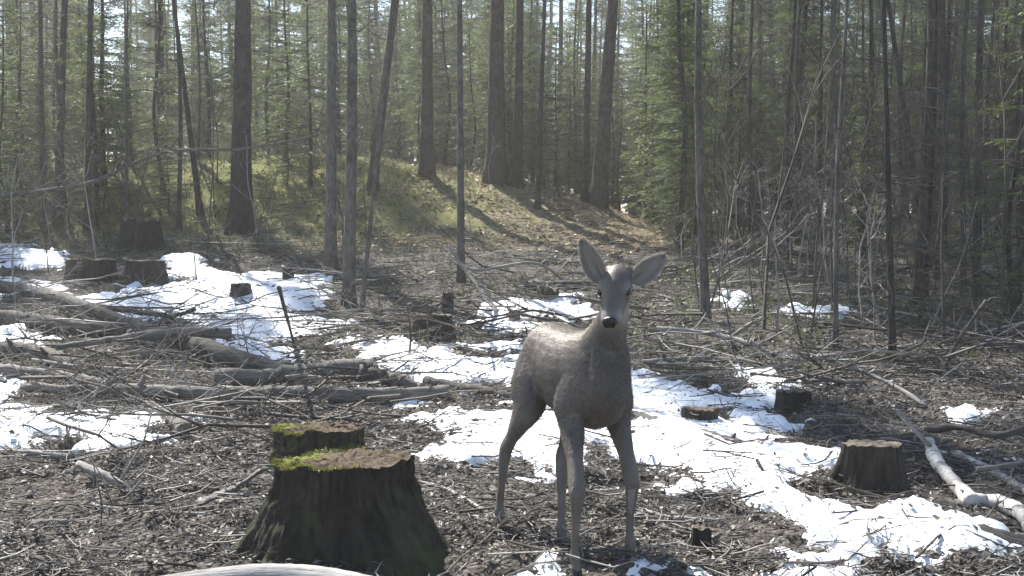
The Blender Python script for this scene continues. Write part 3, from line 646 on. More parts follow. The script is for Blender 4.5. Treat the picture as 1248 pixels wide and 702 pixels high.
log([(96,570,.05),(132,586,.05),(170,606)], 5.5, 'pale knobbly branch in the leaf litter below the log pile', mat='twig_dry', name='fallen_branch', cat='branch', twigs=4)
log([(-20,556),(40,558),(88,563)], 5, 'grey branch along the lower edge of the snow below the log pile', name='fallen_branch', cat='branch')
log([(-20,652),(40,646),(92,641)], 6, 'thick pale stick in the litter before the log pile', name='fallen_branch', cat='branch')
log([(240,622),(280,604,.05),(322,578,.16)], 9, 'flat grey split slab leaning on the large stump', name='wood_slab', cat='wood slab', ell=.35, rough=.15)
log([(70,612),(150,624),(260,633)], 3, 'long thin pale stick beside the wood slab', mat='twig_dry', name='fallen_branch', cat='branch', twigs=3)
log([(190,752),(262,739),(328,734),(395,738),(470,754)], 22, 'pale arched log lying in front of the large stump', mat='pale_wood', taper=(.9, .9), n=40, sides=24, rough=.02, ripple=.0)
log([(752,509),(800,521),(850,534),(905,548)], 7, 'dark log sunk in snow beside the deer', mat='wet_log', taper=(1, .5))
log([(563,326,.75),(582,351,.4),(608,386)], 3, 'white bare pole leaning over the brush behind', mat='birch', name='leaning_pole', cat='pole', taper=(.6, 1.1))
log([(548,314,.95),(556,319,.85),(565,328,.73)], 1.6, 'thin grey tip above the leaning white pole', mat='twig_dry', name='fallen_branch', cat='branch')
log([(640,352),(680,353),(736,351)], 5, 'dark log lying across behind the deer head', mat='wet_log')
log([(1132,543,.08),(1140,566,.06),(1158,592),(1186,622)], 7, 'curved white birch log beside the dark flared stump', mat='birch', taper=(.8, 1.1), n=30)
log([(1180,618),(1212,622),(1238,632),(1256,652),(1275,690)], 8.5, 'bent end of birch log sunk in snow', mat='birch', taper=(1.0, .9), n=30)
log([(1094,504,.2),(1112,524,.2),(1134,546,.12)], 3, 'thin pale branch above the curved birch log', mat='deadwood', name='fallen_branch', cat='branch')
log([(1164,556),(1205,578),(1262,612)], 4.6, 'straight pale birch pole beside the curved birch log', mat='birch')
log([(1156,646),(1200,657),(1262,672)], 7, 'dark sodden log in snow under the birch', mat='wet_log')
log([(1190,575,.1),(1220,571,.12),(1265,563,.15)], 3.5, 'grey branch crossing above the straight birch pole', name='fallen_branch', cat='branch')
log([(1128,528,.05),(1170,524,.1),(1215,534,.12),(1262,520,.2)], 4.5, 'dark branch lying across the shaded snow lump', mat='wet_log', name='fallen_branch', cat='branch')
log([(866,332),(900,306),(938,272)], 1.9, 'long bare branch sloping up beside the slim curved tree', mat='deadwood', name='fallen_branch', cat='branch', twigs=8, Yf=17)
log([(868,346),(905,318),(958,284)], 1.7, 'second bare branch sloping up beside the slim curved tree', mat='deadwood', name='fallen_branch', cat='branch', twigs=8, Yf=15.8)
log([(868,336,.25),(905,316,.3),(935,322,.2)], 2, 'short forked branch in the brush by the slim curved tree', mat='twig_dry', name='fallen_branch', cat='branch', twigs=5)
log([(1140,474),(1165,420),(1202,366)], 2.4, 'bare pole leaning in the dark thicket', mat='bark_grey', Yf=9.6, name='leaning_pole', cat='pole', twigs=6)
log([(1035,352),(1110,325),(1180,290),(1262,232)], 1.7, 'long bare bough reaching across the dark thicket', mat='bark_grey', name='fallen_branch', cat='branch', twigs=14, Yf=14.5)
log([(1150,306),(1195,330),(1240,352)], 2.2, 'broken bough hanging low in the dark thicket', mat='bark_grey', name='fallen_branch', cat='branch', twigs=4, Yf=14.2)
log([(784,446),(850,441),(905,444),(962,448)], 4, 'straight grey pole lying behind the wide snow patch', name='fallen_branch', cat='branch', twigs=4)
log([(800,402,.2),(860,408,.15),(910,420,.1),(946,437)], 3, 'grey bough lying in brush beyond the deer', mat='twig_dry', name='fallen_branch', cat='branch', twigs=10)
log([(890,414),(912,398,.3),(930,390,.4)], 2.6, 'pale forked stick beside the slim curved tree foot', mat='twig_dry', name='fallen_branch', cat='branch', twigs=3)
log([(960,430,.25),(1020,444,.2),(1085,470,.1),(1130,500)], 3, 'long grey bough sloping to the shaded snow lump', mat='twig_dry', name='fallen_branch', cat='branch', twigs=12)
log([(-30,240,1.6),(60,232,1.7),(115,221,1.8),(200,186,2.4),(300,181,2.4),(388,165,2.6)], 2.6, 'long thin dead tree hung aslant across the bank trunks', mat='bark_grey', name='leaning_dead_tree', cat='dead tree', Yf=17.5, twigs=26, n=50, taper=(1.1, .5))
log([(440,385),(520,380),(600,392)], 3, 'dark pole in brush around the dark stump', mat='wet_log', name='fallen_branch', cat='branch', twigs=6)
log([(470,452),(540,450),(612,446)], 3, 'thin dark pole lying across the centre snow', mat='wet_log', name='fallen_branch', cat='branch')
log([(545,300,.6),(575,330,.25),(650,322,.3),(690,345)], 2, 'arched bare bough over the brush behind the leaning pole', mat='twig_dry', name='fallen_branch', cat='branch', twigs=8)
log([(520,470),(580,482),(630,492)], 6, 'dark rotten log half buried near the deer rump', mat='wet_log')
log([(505,590),(550,604),(610,640)], 3, 'pale straight stick at the deer rear hoof', mat='twig_dry', name='fallen_branch', cat='branch')
log([(618,627),(632,618),(644,609)], 3.2, 'short white peeled stick beside the deer hind leg', mat='birch', name='fallen_branch', cat='branch')
log([(640,664),(690,672),(742,676)], 3, 'grey stick under the deer front legs', mat='twig_dry', name='fallen_branch', cat='branch', twigs=3)
log([(780,624),(820,634),(880,640)], 3, 'thin grey stick beside the deer front hoof', mat='twig_dry', name='fallen_branch', cat='branch', twigs=4)
log([(884,580),(930,592),(965,596)], 2.5, 'bent dark stick on the bright snow', mat='twig_dark', name='fallen_branch', cat='branch', twigs=3)
log([(922,562,.12),(928,572,.06),(934,582)], 2.2, 'short dark stick standing up in the bright snow', mat='twig_dark', name='fallen_branch', cat='branch')

# ------------------------------------------------------------------ conifer and sapling prototypes
def needle_tris(mb, base, dirs, length, width, nb=7, droop=.25, rs=None):
    """feathered twigs: each twig becomes a fan of thin blades."""
    N = len(base); out = []; rnd = rs.random(N)
    side = np.cross(dirs, (0, 0, 1.)); side /= np.linalg.norm(side, axis=1)[:, None]+1e-6; up = np.cross(side, dirs)
    for kx in range(nb):
        t = (kx//2)/max(1, nb//2); sgn = 1 if kx % 2 else -1
        p0 = base + dirs*(length*t)[:, None]; p0[:, 2] -= droop*(length*t)**2*1.5
        last = kx == nb-1
        dv = dirs + (0 if last else sgn*.75*side) + rs.normal(0, .22, (N, 3)); dv[:, 2] -= droop*t
        dv /= np.linalg.norm(dv, axis=1)[:, None]; bl = (length*rs.uniform(.35, .6, N))[:, None]
        wv = np.cross(dv, up + rs.normal(0, .5, (N, 3))); wv /= np.linalg.norm(wv, axis=1)[:, None]+1e-6; wv = wv*(width*rs.uniform(.7, 1.3, N))[:, None]
        mid = p0 + dv*bl*.45
        out.append(np.stack([p0, mid+wv, p0+dv*bl, mid-wv], 1))
    V = np.concatenate(out); M = len(V); mb.add(V.reshape(-1, 3), np.arange(M*4).reshape(-1, 4), None, None, np.repeat(np.tile(rnd, nb)*.7 + rs.random(M)*.3, 4))
def spruce_crown(name, h, z0, maxL, mat, seed, dens=1.0, tw=.30, wid=.014, whorl=.36, nbr=6):
    rs = np.random.default_rng(seed); wood_ = MB(); leaf = MB(); z = z0; B = []; D = []; L = []; paths = []; rads = []
    while z < h*.98:
        f = (z-z0)/(h-z0); Lz = maxL*(1-f)**.8*(min(1, .45+f*4)) + .12
        for i in range(nbr):
            az = rs.random()*6.283; ln = Lz*rs.uniform(.65, 1.1)
            if rs.random() > dens*.95: continue
            d = np.array((math.cos(az), math.sin(az), 0)); n = 6; t = np.linspace(0, 1, n)
            rise = rs.uniform(-.15, .25) + .35*f; P = np.array((0, 0, z + rs.uniform(-.12, .12)))[None] + d[None]*(t*ln)[:, None]
            P[:, 2] += rise*t*ln*.6 - .42*ln*t*t*(1-f) + .12*ln*t**4; P[1:] += rs.normal(0, .025*ln, (n-1, 3))
            paths.append(P); rads.append(np.linspace(.012+.006*ln, .003, n))
            m = max(3, int(ln/.10*dens)); tt = rs.uniform(.12, 1.0, m*2)
            base = np.stack([np.interp(tt, t, P[:, k_]) for k_ in range(3)], -1)
            sg = np.where(rs.random(m*2) < .5, -1, 1)[:, None]; sd_ = np.array((-d[1], d[0], 0))
            dv = d*.65 + sd_*sg*rs.uniform(.3, 1.1, (m*2, 1)) + rs.normal(0, .15, (m*2, 3)); dv[:, 2] += rs.uniform(-.45, .1, m*2)
            dv /= np.linalg.norm(dv, axis=1)[:, None]
            B.append(base); D.append(dv); L.append(tw*rs.uniform(.6, 1.25, m*2)*(1.15-.55*tt)*min(1.2, .5+ln*.5))
        z += whorl*rs.uniform(.7, 1.3)
    B = np.concatenate(B); D = np.concatenate(D); L = np.concatenate(L)
    needle_tris(leaf, B, D, L, wid, 7, .3, rs)
    many_tubes(wood_, np.array(paths), np.array(rads), 3)
    return leaf.mesh(name, mat, False), wood_.mesh(name + '_limbs', 'twig_dark')
def pine_crown(name, h, rad, mat, seed, n_br=46):
    """crown whose base is at z=0; clumped needle tufts at branch ends."""
    rs = np.random.default_rng(seed); leaf = MB(); wd = MB(); paths = []; rads = []; C = []
    for i in range(n_br):
        z = h*rs.random()**.9; f = z/h; az = rs.random()*6.283; ln = rad*(1-.75*f)*rs.uniform(.5, 1.05); d = np.array((math.cos(az), math.sin(az), rs.uniform(.05, .5)))
        t = np.linspace(0, 1, 5); P = np.array((0, 0, z))[None] + d[None]*(t*ln)[:, None] + np.vstack([[0, 0, 0], rs.normal(0, .06*ln, (4, 3))])
        paths.append(P); rads.append(np.linspace(.03, .006, 5))
        for q in range(7):
            tt = rs.uniform(.4, 1); c = np.array([np.interp(tt, t, P[:, k_]) for k_ in range(3)]) + rs.normal(0, .22, 3)*(.5+.3*ln); C.append(c)
            paths.append(np.linspace(np.array([np.interp(tt*.85, t, P[:, k_]) for k_ in range(3)]), c, 5)); rads.append(np.linspace(.01, .004, 5))
    C = np.array(C); k_ = 9; B = np.repeat(C, k_, 0) + rs.normal(0, .13, (len(C)*k_, 3)); D = rs.normal(0, 1, B.shape) + (0, 0, .35); D /= np.linalg.norm(D, axis=1)[:, None]
    needle_tris(leaf, B, D, rs.uniform(.14, .26, len(B)), .011, 7, .05, rs); many_tubes(wd, np.array(paths), np.array(rads), 3)
    return leaf.mesh(name, mat, False), wd.mesh(name + '_limbs', 'twig_dark')
def dead_limbs(name, h, z0, maxL, seed, n=46, mat='twig_dark', r=.010):
    rs = np.random.default_rng(seed); mb = MB(); paths = []; rads = []
    for i in range(n):
        z = rs.uniform(z0, h); az = rs.random()*6.283; ln = maxL*rs.uniform(.25, 1.0); d = np.array((math.cos(az), math.sin(az), rs.uniform(-.35, .35)))
        t = np.linspace(0, 1, 5)[:, None]; P = np.array((0, 0, z)) + d*t*ln; P[:, 2] -= .25*ln*t[:, 0]**2; P[1:] += rs.normal(0, .05*ln, (4, 3)); paths.append(P); rads.append(np.linspace(r, .0025, 5))
        for q in range(int(3 + ln*5)):
            tt = rs.uniform(.2, .98); b = np.array([np.interp(tt, t[:, 0], P[:, k_]) for k_ in range(3)]); sd_ = np.array((-d[1], d[0], 0))*rs.choice([-1, 1])
            dv = d*.6 + sd_*rs.uniform(.4, 1) + rs.normal(0, .25, 3); l2 = ln*rs.uniform(.15, .45)*(1.1-tt*.6)
            paths.append(b + np.linspace(0, 1, 5)[:, None]*unit(dv)*l2 + np.vstack([[0, 0, 0], rs.normal(0, .04*l2, (4, 3))])); rads.append(np.linspace(r*.45, .0018, 5))
    many_tubes(mb, np.array(paths), np.array(rads), 3); return mb.mesh(name, mat)
def sapling_mesh(name, h, seed, mat, spread=.35, lev=3, r0=.012):
    rs = np.random.default_rng(seed); mb = MB(); paths = []; rads = []
    def grow(p, d, ln, r, l):
        t = np.linspace(0, 1, 5)[:, None]; bend = rs.normal(0, .12, 3)*ln; P = p + d*t*ln + bend*t*t + np.vstack([[0, 0, 0], rs.normal(0, .018*ln, (4, 3))])
        paths.append(P); rads.append(np.linspace(r, r*.3 if l else .0015, 5))
        if l == 0: return
        for i in range(rs.integers(5, 9) if l == lev else rs.integers(3, 6)):
            tt = rs.uniform(.22, .97); b = np.array([np.interp(tt, t[:, 0], P[:, k_]) for k_ in range(3)]); az = rs.random()*6.283
            dv = unit(d + np.array((math.cos(az), math.sin(az), rs.uniform(-.3, .3)))*rs.uniform(.5, 1.1)*(spread*2.2)); grow(b, dv, ln*rs.uniform(.25, .5)*(1.15-tt*.5), r*.42, l-1)
    grow(np.zeros(3), unit((rs.normal(0, .08), rs.normal(0, .08), 1)), h, r0, lev)
    many_tubes(mb, np.array(paths), np.array(rads), 3); return mb.mesh(name, mat)
SPR = [spruce_crown('crown', 13, 1.2, 2.1, 'needles_spruce', 11, 1.0), spruce_crown('crown', 15, 2.5, 2.3, 'needles_spruce', 12, .9), spruce_crown('crown', 11, .6, 1.9, 'needles_pine', 13, .85)]
SPR_H = [13, 15, 11]
YNG = [spruce_crown('crown', 2.6, .15, .75, 'needles_young', 21, 1.1, .16, .008, .17, 6), spruce_crown('crown', 3.4, .2, .95, 'needles_spruce', 22, 1.0, .18, .008, .19, 6), spruce_crown('crown', 4.6, .6, 1.25, 'needles_pine', 23, .8, .2, .009, .25, 6)]
YNG_H = [2.6, 3.4, 4.6]
PIN = [pine_crown('crown', 5, 1.9, 'needles_pine', 31), pine_crown('crown', 6, 2.1, 'needles_pine', 32), pine_crown('crown', 4.2, 1.5, 'needles_spruce', 33, 38)]
DEAD = [dead_limbs('dead_limbs', 8, 1.6, 1.5, 41, 42), dead_limbs('dead_limbs', 8, .6, 1.1, 42, 60), dead_limbs('dead_limbs', 8, .4, 1.5, 43, 70, 'bark_grey', .008), dead_limbs('dead_limbs', 8, 3, 1.9, 44, 26)]
SAP = [sapling_mesh('branches', 2.2, 51, 'twig_dark'), sapling_mesh('branches', 1.7, 52, 'twig_dry', .5), sapling_mesh('branches', 3.0, 53, 'twig_dark', .3, 3, .016), sapling_mesh('branches', 1.3, 54, 'twig_dry', .7), sapling_mesh('branches', .9, 55, 'twig_dark', .6, 3, .008)]
def trunk_mesh(path, r, sides=10, mat='bark_dark', flare=.45, n=24, H=None):
    Q = smooth_path(path, n); L = np.linspace(0, 1, n); hh = Q[:, 2]-Q[0, 2]
    rad = r*(1-.75*L)*(1 + flare*np.exp(-np.maximum(hh, 0)/(r*2.2))); Q = Q.copy(); Q[0, 2] -= .12
    mb = MB(); tube(mb, Q, rad, sides, True, .07); return mb.mesh('trunk', mat)
TRK = {}
def shared_trunk(h, r, mat, kx):
    key = (round(h), kx, mat, round(r, 2))
    if key not in TRK:
        rs = np.random.default_rng(900 + kx); p = [(0, 0, 0)] + [(rs.normal(0, .012*h), rs.normal(0, .012*h), h*f) for f in (.3, .6, 1)]
        TRK[key] = trunk_mesh(p, r, 8, mat)
    return TRK[key]
def tree_from(px, py, w, top_px, H, label, mat='bark_dark', crown=('pine', 0, .62, 1.0), dead=None, curve=0., group=None, Yd=None, name='conifer_tree', dead_s=1.0):
    """A trunk placed by its foot; top_px is where it leaves the picture's upper edge."""
    b = G(px, py) if Yd is None else None
    if b is None: q = W(px, 100, Yd); b = onground(q[0], Yd)
    tp = W(top_px, 0, b[1]); r = w/2/FPX*b[1]; s = (tp[0]-b[0])/(tp[2]-b[2]); zz = np.array((0, .22, .5, 1.0))*H
    path = [(s*z + curve*math.sin(min(1, z/(H*.5))*math.pi), .01*z*math.sin(px), z) for z in zz]
    root = empty(name, b); tag(root, label, 'tree', group)
    link('trunk', trunk_mesh(path, r, 14, mat, n=30), root)
    kind, i, f, sc = crown
    if kind == 'pine': cm, lm = PIN[i]; z0 = H*f; sc_z = (H*1.03-z0)/[5, 6, 4.2][i]
    else: cm, lm = SPR[i]; z0 = H*f; sc_z = (H*1.02-z0)/SPR_H[i]
    for nm, me in (('crown', cm), ('limbs', lm)):
        c = link(nm, me, root); tag(c, kind='stuff'); c.location = (s*z0, 0, z0); c.scale = (sc, sc, sc_z); c.rotation_euler = (0, math.atan(s), random.random()*6)
    if dead is not None:
        c = tag(link('dead_limbs', DEAD[dead], root), kind='stuff'); c.rotation_euler = (0, math.atan(s), random.random()*6); c.scale = (dead_s, dead_s, 1)
    return root
def simple_tree(x, y, kind, i, sc, label, group, name, r=None, mat='bark_dark', dead=None, sz=1.0, cs=.7):
    b = onground(x, y, -.02); root = empty(name, b); tag(root, label, 'tree', group); root.rotation_euler = (0, 0, random.random()*6.283); root.scale = (sc, sc, sc*sz)
    h = {'spruce': SPR_H, 'young': YNG_H, 'pine': [13, 14, 11]}[kind][i]; r = r or h*.0095
    link('trunk', shared_trunk(h, r, mat, i + {'spruce': 0, 'young': 10, 'pine': 20}[kind]), root)
    src = {'spruce': SPR, 'young': YNG, 'pine': PIN}[kind][i]
    for nm, me in (('crown', src[0]), ('limbs', src[1])):
        c = tag(link(nm, me, root), kind='stuff')
        if kind == 'pine': c.location = (0, 0, h - [5, 6, 4.2][i]); c.scale = (cs, cs, 1)
    if dead is not None: tag(link('dead_limbs', DEAD[dead], root), kind='stuff')
    return root

# ------------------------------------------------------------------ trees the photo lets one tell apart
tree_from(293, 284, 27, 297, 15, 'thick dark straight trunk standing on the mossy bank', 'bark_dark', ('pine', 0, .72, .55), 3)
tree_from(403, 334, 15, 404, 12, 'sunlit pale trunk, farther of the two close trunks', 'bark_grey', ('pine', 2, .75, .6), None)
tree_from(425, 376, 16, 427, 12, 'grey trunk, nearer of the two close trunks', 'bark_grey', ('pine', 2, .78, .55), 3, curve=.03, dead_s=.5)
tree_from(441, 378, 6, 478, 9, 'thin stem leaning beside the two close trunks', 'bark_grey', ('pine', 2, .8, .35), None)
tree_from(453, 232, 12, 482, 14, 'leaning trunk on top of the mound', 'bark_dark', ('pine', 1, .7, .7), None)
tree_from(520, 213, 17, 521, 15, 'broad straight trunk on the crest of the mound', 'bark_pine', ('pine', 1, .68, .8), 3)
tree_from(562, 345, 10, 560, 11, 'straight slim trunk rising out of the brush before the mound', 'bark_grey', ('pine', 2, .78, .5), None)
tree_from(604, 222, 24, 606, 15, 'thickest trunk on the crest of the mound', 'bark_pine', ('pine', 0, .7, .8), 0)
tree_from(630, 228, 13, 634, 14, 'trunk beside the thickest crest trunk', 'bark_dark', ('pine', 2, .7, .8), None)
tree_from(655, 256, 7, 664, 12, 'thin leaning trunk on the mound slope', 'bark_dark', ('pine', 2, .75, .5), 3, dead_s=.4)
tree_from(729, 252, 19, 747, 15, 'thick trunk leaning at the low end of the mound', 'bark_pine', ('pine', 1, .7, .8), None)
tree_from(713, 246, 10, 718, 14, 'dark trunk just beside the thick leaning trunk', 'bark_dark', ('pine', 2, .7, .7), 0, dead_s=.6)
tree_from(861, 396, 12, 854, 10, 'slim smooth curved trunk at the brush edge', 'bark_grey', ('pine', 2, .8, .45), None, curve=-.05)
tree_from(944, 268, 12, 940, 14, 'tall straight trunk before the bright gap', 'pole_bark', ('pine', 0, .72, .7), None)
tree_from(1018, 422, 7, 1034, 8, 'thin mottled sapling trunk standing in the brush by the birch log', 'bark_grey', ('pine', 2, .82, .35), 2, curve=-.04, dead_s=.35)
tree_from(1088, 440, 9, 1078, 9, 'dark pole trunk in the dark thicket', 'pole_bark', ('pine', 2, .8, .5), 2, dead_s=.5)
tree_from(1128, 305, 9, 1082, 11, 'trunk leaning in the dark thicket', 'pole_bark', ('pine', 2, .75, .5), 2, dead_s=.6)
tree_from(1012, 292, 9, 1016, 13, 'grey trunk, one of two beside the bright gap', 'bark_grey', ('pine', 0, .7, .7), 0, dead_s=.6)
tree_from(998, 290, 6, 1001, 13, 'thin dark trunk, one of two beside the bright gap', 'bark_dark', ('pine', 2, .7, .6), 0, dead_s=.6)
tree_from(846, 290, 8, 838, 13, 'dark trunk just behind the slim curved trunk', 'bark_dark', ('pine', 1, .7, .6), 1, dead_s=.7)
tree_from(1130, 330, 10, 1138, 11, 'straight dark trunk deep in the dark thicket', 'pole_bark', ('pine', 2, .72, .6), 2, dead_s=.8)
tree_from(1190, 372, 12, 1196, 10, 'stout dark trunk deep inside the thicket', 'pole_bark', ('pine', 1, .75, .6), 2, dead_s=.8)
tree_from(52, 274, 8, 48, 12, 'dark trunk, slimmest of three in the bank thicket', 'bark_dark', ('pine', 2, .7, .35), 1, dead_s=.7)
tree_from(70, 276, 11, 78, 13, 'stouter dark trunk, middle of three in the bank thicket', 'bark_dark', ('pine', 0, .72, .35), 1, dead_s=.7)
tree_from(107, 284, 9, 110, 12, 'dark slim trunk, nearest the black stump of three in the bank thicket', 'bark_dark', ('pine', 2, .72, .35), 2, dead_s=.7)
tree_from(156, 298, 4, 153, 9, 'very thin stem before the black stump', 'bark_grey', ('pine', 2, .8, .3), None)
tree_from(244, 262, 8, 212, 9, 'slim trunk leaning beside the thick dark trunk', 'bark_dark', ('pine', 2, .78, .4), 2, dead_s=.5)
tree_from(194, 200, 10, 196, 14, 'dark trunk behind the mossy bank', 'bark_dark', ('pine', 1, .68, .8), 1, Yd=30)

# ------------------------------------------------------------------ forest behind
placed = []
def free(x, y, dmin):
    for a, b in placed:
        if (a-x)**2 + (b-y)**2 < dmin*dmin: return False
    placed.append((x, y)); return True
rs = random.Random(5)
ULO = -.6
def back_row(n, ylo, yhi, dmin, pick, gapk=.85):
    c = 0
    for k_ in range(n*40):
        y = rs.uniform(ylo, yhi); u = rs.uniform(ULO, .6); x = u*y
        gap = .232 < u < .292 or -.375 < u < -.35 or .385 < u < .40
        if gap and rs.random() < gapk: continue
        if not free(x, y, dmin): continue
        pick(x, y, 'behind the mound' if u < .14 else 'behind the dark thicket'); c += 1
        if c >= n: break
def shades_mound(x, y, h):
    a, b = x + .454*h, y - .891*h
    return -12 < a < 4.5 and 19 < b < 30
def p_pine(x, y, where):
    if shades_mound(x, y, 9) or shades_mound(x, y, 12):
        if rs.random() < .7: return
    r = rs.uniform(.06, .15) if x/y < .14 else rs.uniform(.045, .085); big_ = 'stout' if r > .1 else 'slim'
    simple_tree(x, y, 'pine', rs.randrange(3), rs.uniform(.95, 1.3), 'tall pine with ' + big_ + ' bare trunk ' + where, big_ + ' pines ' + where, 'pine_tree', r=r, mat=rs.choice(['bark_dark', 'bark_pine', 'pole_bark']), dead=rs.choice([0, 1, 3]), cs=.9 if y > 44 else .7)
def p_mid(x, y, where):
    i = rs.randrange(3); sc = rs.uniform(.42, .72); nm = ['narrow', 'broad', 'light green'][i]
    simple_tree(x, y, 'spruce', i, sc, nm + ' young spruce filling the gap between trunks ' + where, nm + ' young spruces ' + where, 'spruce_tree')
def p_far(x, y, where):
    i = rs.randrange(3); sc = rs.uniform(.9, 1.45); nm = ['narrow', 'broad', 'light green'][i]
    simple_tree(x, y, 'spruce', i, sc, nm + ' tall spruce far back in the wood ' + where, nm + ' tall spruces ' + where, 'spruce_tree')
back_row(58, 30, 60, 2.4, p_pine)
back_row(125, 31, 50, 1.5, p_mid)
back_row(170, 46, 90, 2.0, p_far)
ULO = .13
back_row(34, 30, 62, 1.5, p_mid, .6)
back_row(26, 40, 60, 1.8, p_far, .6)
ULO = -.6
# flanks left and right, nearer
def band(n, ulo, uhi, ylo, yhi, fn, dmin):
    c = 0
    for _ in range(n*30):
        y = rs.uniform(ylo, yhi); u = rs.uniform(ulo, uhi); x = u*y
        if not free(x, y, dmin): continue
        fn(x, y); c += 1
        if c >= n: return
def far_pole(lbl, grp, dd):
    return lambda x, y: simple_tree(x, y, 'pine', 2, rs.uniform(.7, 1.0), lbl, grp, 'pole_tree', r=rs.uniform(.04, .075), mat='pole_bark', dead=rs.choice(dd), cs=.45)
band(34, .2, .56, 18, 31, far_pole('thin dead-limbed pole tree in the dark thicket', 'pole trees of the dark thicket', [1, 2]), .9)
band(9, .33, .52, 12.5, 19, far_pole('thin dead-limbed pole tree at the clearing edge of the dark thicket', 'near pole trees of the dark thicket', [2]), .8)
band(12, -.52, -.27, 21, 31, far_pole('thin dark pole tree in the bank thicket', 'pole trees of the bank thicket', [1, 2]), .9)
band(26, .15, .56, 19, 33, lambda x, y: simple_tree(x, y, 'spruce', rs.randrange(3), rs.uniform(.4, .75), 'small dark spruce among the dark thicket poles', 'spruces of the dark thicket', 'spruce_tree', dead=1), 1.4)
band(10, -.52, -.16, 19.5, 27, lambda x, y: simple_tree(x, y, 'young', rs.choice([0, 2, 2]), rs.uniform(.6, 1.25), 'light green young conifer on the mossy bank', 'light green young conifers on the bank', 'young_conifer'), 1.0)
band(14, -.1, .2, 27, 31, lambda x, y: simple_tree(x, y, 'young', rs.choice([1, 2]), rs.uniform(.7, 1.4), 'grey-green young conifer along the crest of the mound', 'young conifers on the crest', 'young_conifer'), .8)
band(6, -.54, -.34, 20, 29, lambda x, y: simple_tree(x, y, 'spruce', 2, rs.uniform(.4, .75), 'small green spruce among the bank thicket trunks', 'spruces of the bank thicket', 'spruce_tree'), 1.2)
for px, py, i, sc, lb in [(205, 262, 0, .62, 'bright yellow-green bushy young conifer below the thick trunk'), (30, 250, 2, .95, 'light green young spruce behind the log pile'), (-6, 300, 2, .9, 'green spruce with long boughs beside the dark bank trunks'),
        (795, 272, 0, 1.15, 'pale green young conifer at the foot of the mound'), (822, 300, 1, .7, 'grey-green young conifer behind the slim curved trunk'), (350, 232, 1, .5, 'small dark young conifer on the mossy bank'),
        (900, 290, 1, .9, 'dark young conifer before the tall straight trunk'), (975, 290, 2, .7, 'dark young conifer beyond the tall straight trunk'), (1060, 300, 1, 1.0, 'dark young conifer in the dark thicket by the leaning trunk'),
        (1238, 400, 2, .8, 'dark young conifer at the near side of the thicket'), (680, 240, 1, .55, 'grey young conifer on the mound between two trunks'), (770, 262, 1, .6, 'small conifer at the low end of the mound'), (125, 262, 2, .6, 'green young spruce behind the three bank trunks')]:
    b = G(px, py); simple_tree(b[0], b[1], 'young', i, sc, lb, None, 'young_conifer')

# bare saplings and shrubs
def shrub(x, y, i, sc, lb, gr):
    o = link('bare_sapling', SAP[i]); o.location = onground(x, y, -.03); o.rotation_euler = (rs.gauss(0, .12), rs.gauss(0, .12), rs.random()*6.28); o.scale = (sc,)*3; tag(o, lb, 'sapling', gr)
def mk(lb, gr, ids, lo, hi): return lambda x, y: shrub(x, y, rs.choice(ids), rs.uniform(lo, hi), lb, gr)
band(34, -.5, -.13, 15, 25, mk('leafless twiggy sapling on the mossy bank', 'leafless saplings of the mossy bank', [0, 1, 2, 2, 3], .6, 1.25), .5)
band(24, -.13, .16, 17.5, 26, mk('leafless twiggy sapling before the mound', 'leafless saplings before the mound', [0, 1, 3, 4], .35, .8), .5)
band(120, .15, .52, 10.5, 24, mk('leafless twiggy shrub in the brush by the birch log', 'leafless shrubs of the brush by the birch log', [0, 1, 2, 2, 3, 0], .6, 1.5), .35)
band(14, .24, .52, 12, 20, lambda x, y: simple_tree(x, y, 'young', 1, rs.uniform(.5, 1.1), 'low dark conifer in the tangle before the dark thicket', 'low conifers before the dark thicket', 'young_conifer'), .9)
band(14, -.16, .0, 11, 16, mk('leafless little shrub in brush around the dark stump', 'little shrubs around the dark stump', [1, 3, 4], .3, .6), .4)
band(16, -.48, -.2, 7.4, 12, mk('thin bare shoot sprouting among the fallen logs', 'bare shoots among the fallen logs', [4, 1], .3, .62), .3)
for px, py, tp, lb in [(498, 442, 372, 'upright bare shoot on the centre snow'), (520, 432, 382, 'short upright shoot beside the dark stump'), (640, 426, 394, 'short bare shoot on snow behind the deer')]:
    b = G(px, py); hgt = (py-tp)/FPX*b[1]; o = MB(); tube(o, smooth_path([(0, 0, -.02), (.02, 0, hgt*.5), (-.01, 0, hgt)], 6), np.linspace(.012, .005, 6), 5)
    t_ = o.build('bare_shoot', 'twig_dark'); t_.location = b; tag(t_, lb, 'shoot')

# ------------------------------------------------------------------ fallen boughs: individuals, copied
BGH = [sapling_mesh('bough', h, 70+i, m, .35, 2, r) for i, (h, m, r) in enumerate([(1.5, 'twig_dry', .014), (1.1, 'deadwood', .013), (1.8, 'twig_dark', .016), (.9, 'twig_dry', .010), (1.3, 'wet_log', .016)])]
def bough(lb, gr, lo, hi, lift=.05, avoid=.3):
    def f(x, y):
        s_ = float(snow_sd(np.array([x]), np.array([y]))[0])
        if s_ > .12 and rs.random() < .8: return
        o = link('fallen_bough', rs.choice(BGH)); o.location = onground(x, y, rs.uniform(.01, lift)); o.rotation_euler = (R(90) + rs.gauss(-.06, .09), rs.gauss(0, .6), rs.gauss(1.57, .75)*rs.choice([1, -1])); sc = rs.uniform(lo, hi); o.scale = (sc,)*3; tag(o, lb, 'branch', gr)
    return f
band(110, -.5, -.10, 7.2, 13, bough('dead bough among the fallen logs of the pile', 'boughs in the log pile', .6, 1.2, .16), .22)
band(60, .11, .5, 8.5, 17, bough('dead bough in the brush beyond the birch log', 'boughs in the brush by the birch log', .7, 1.5, .28), .3)
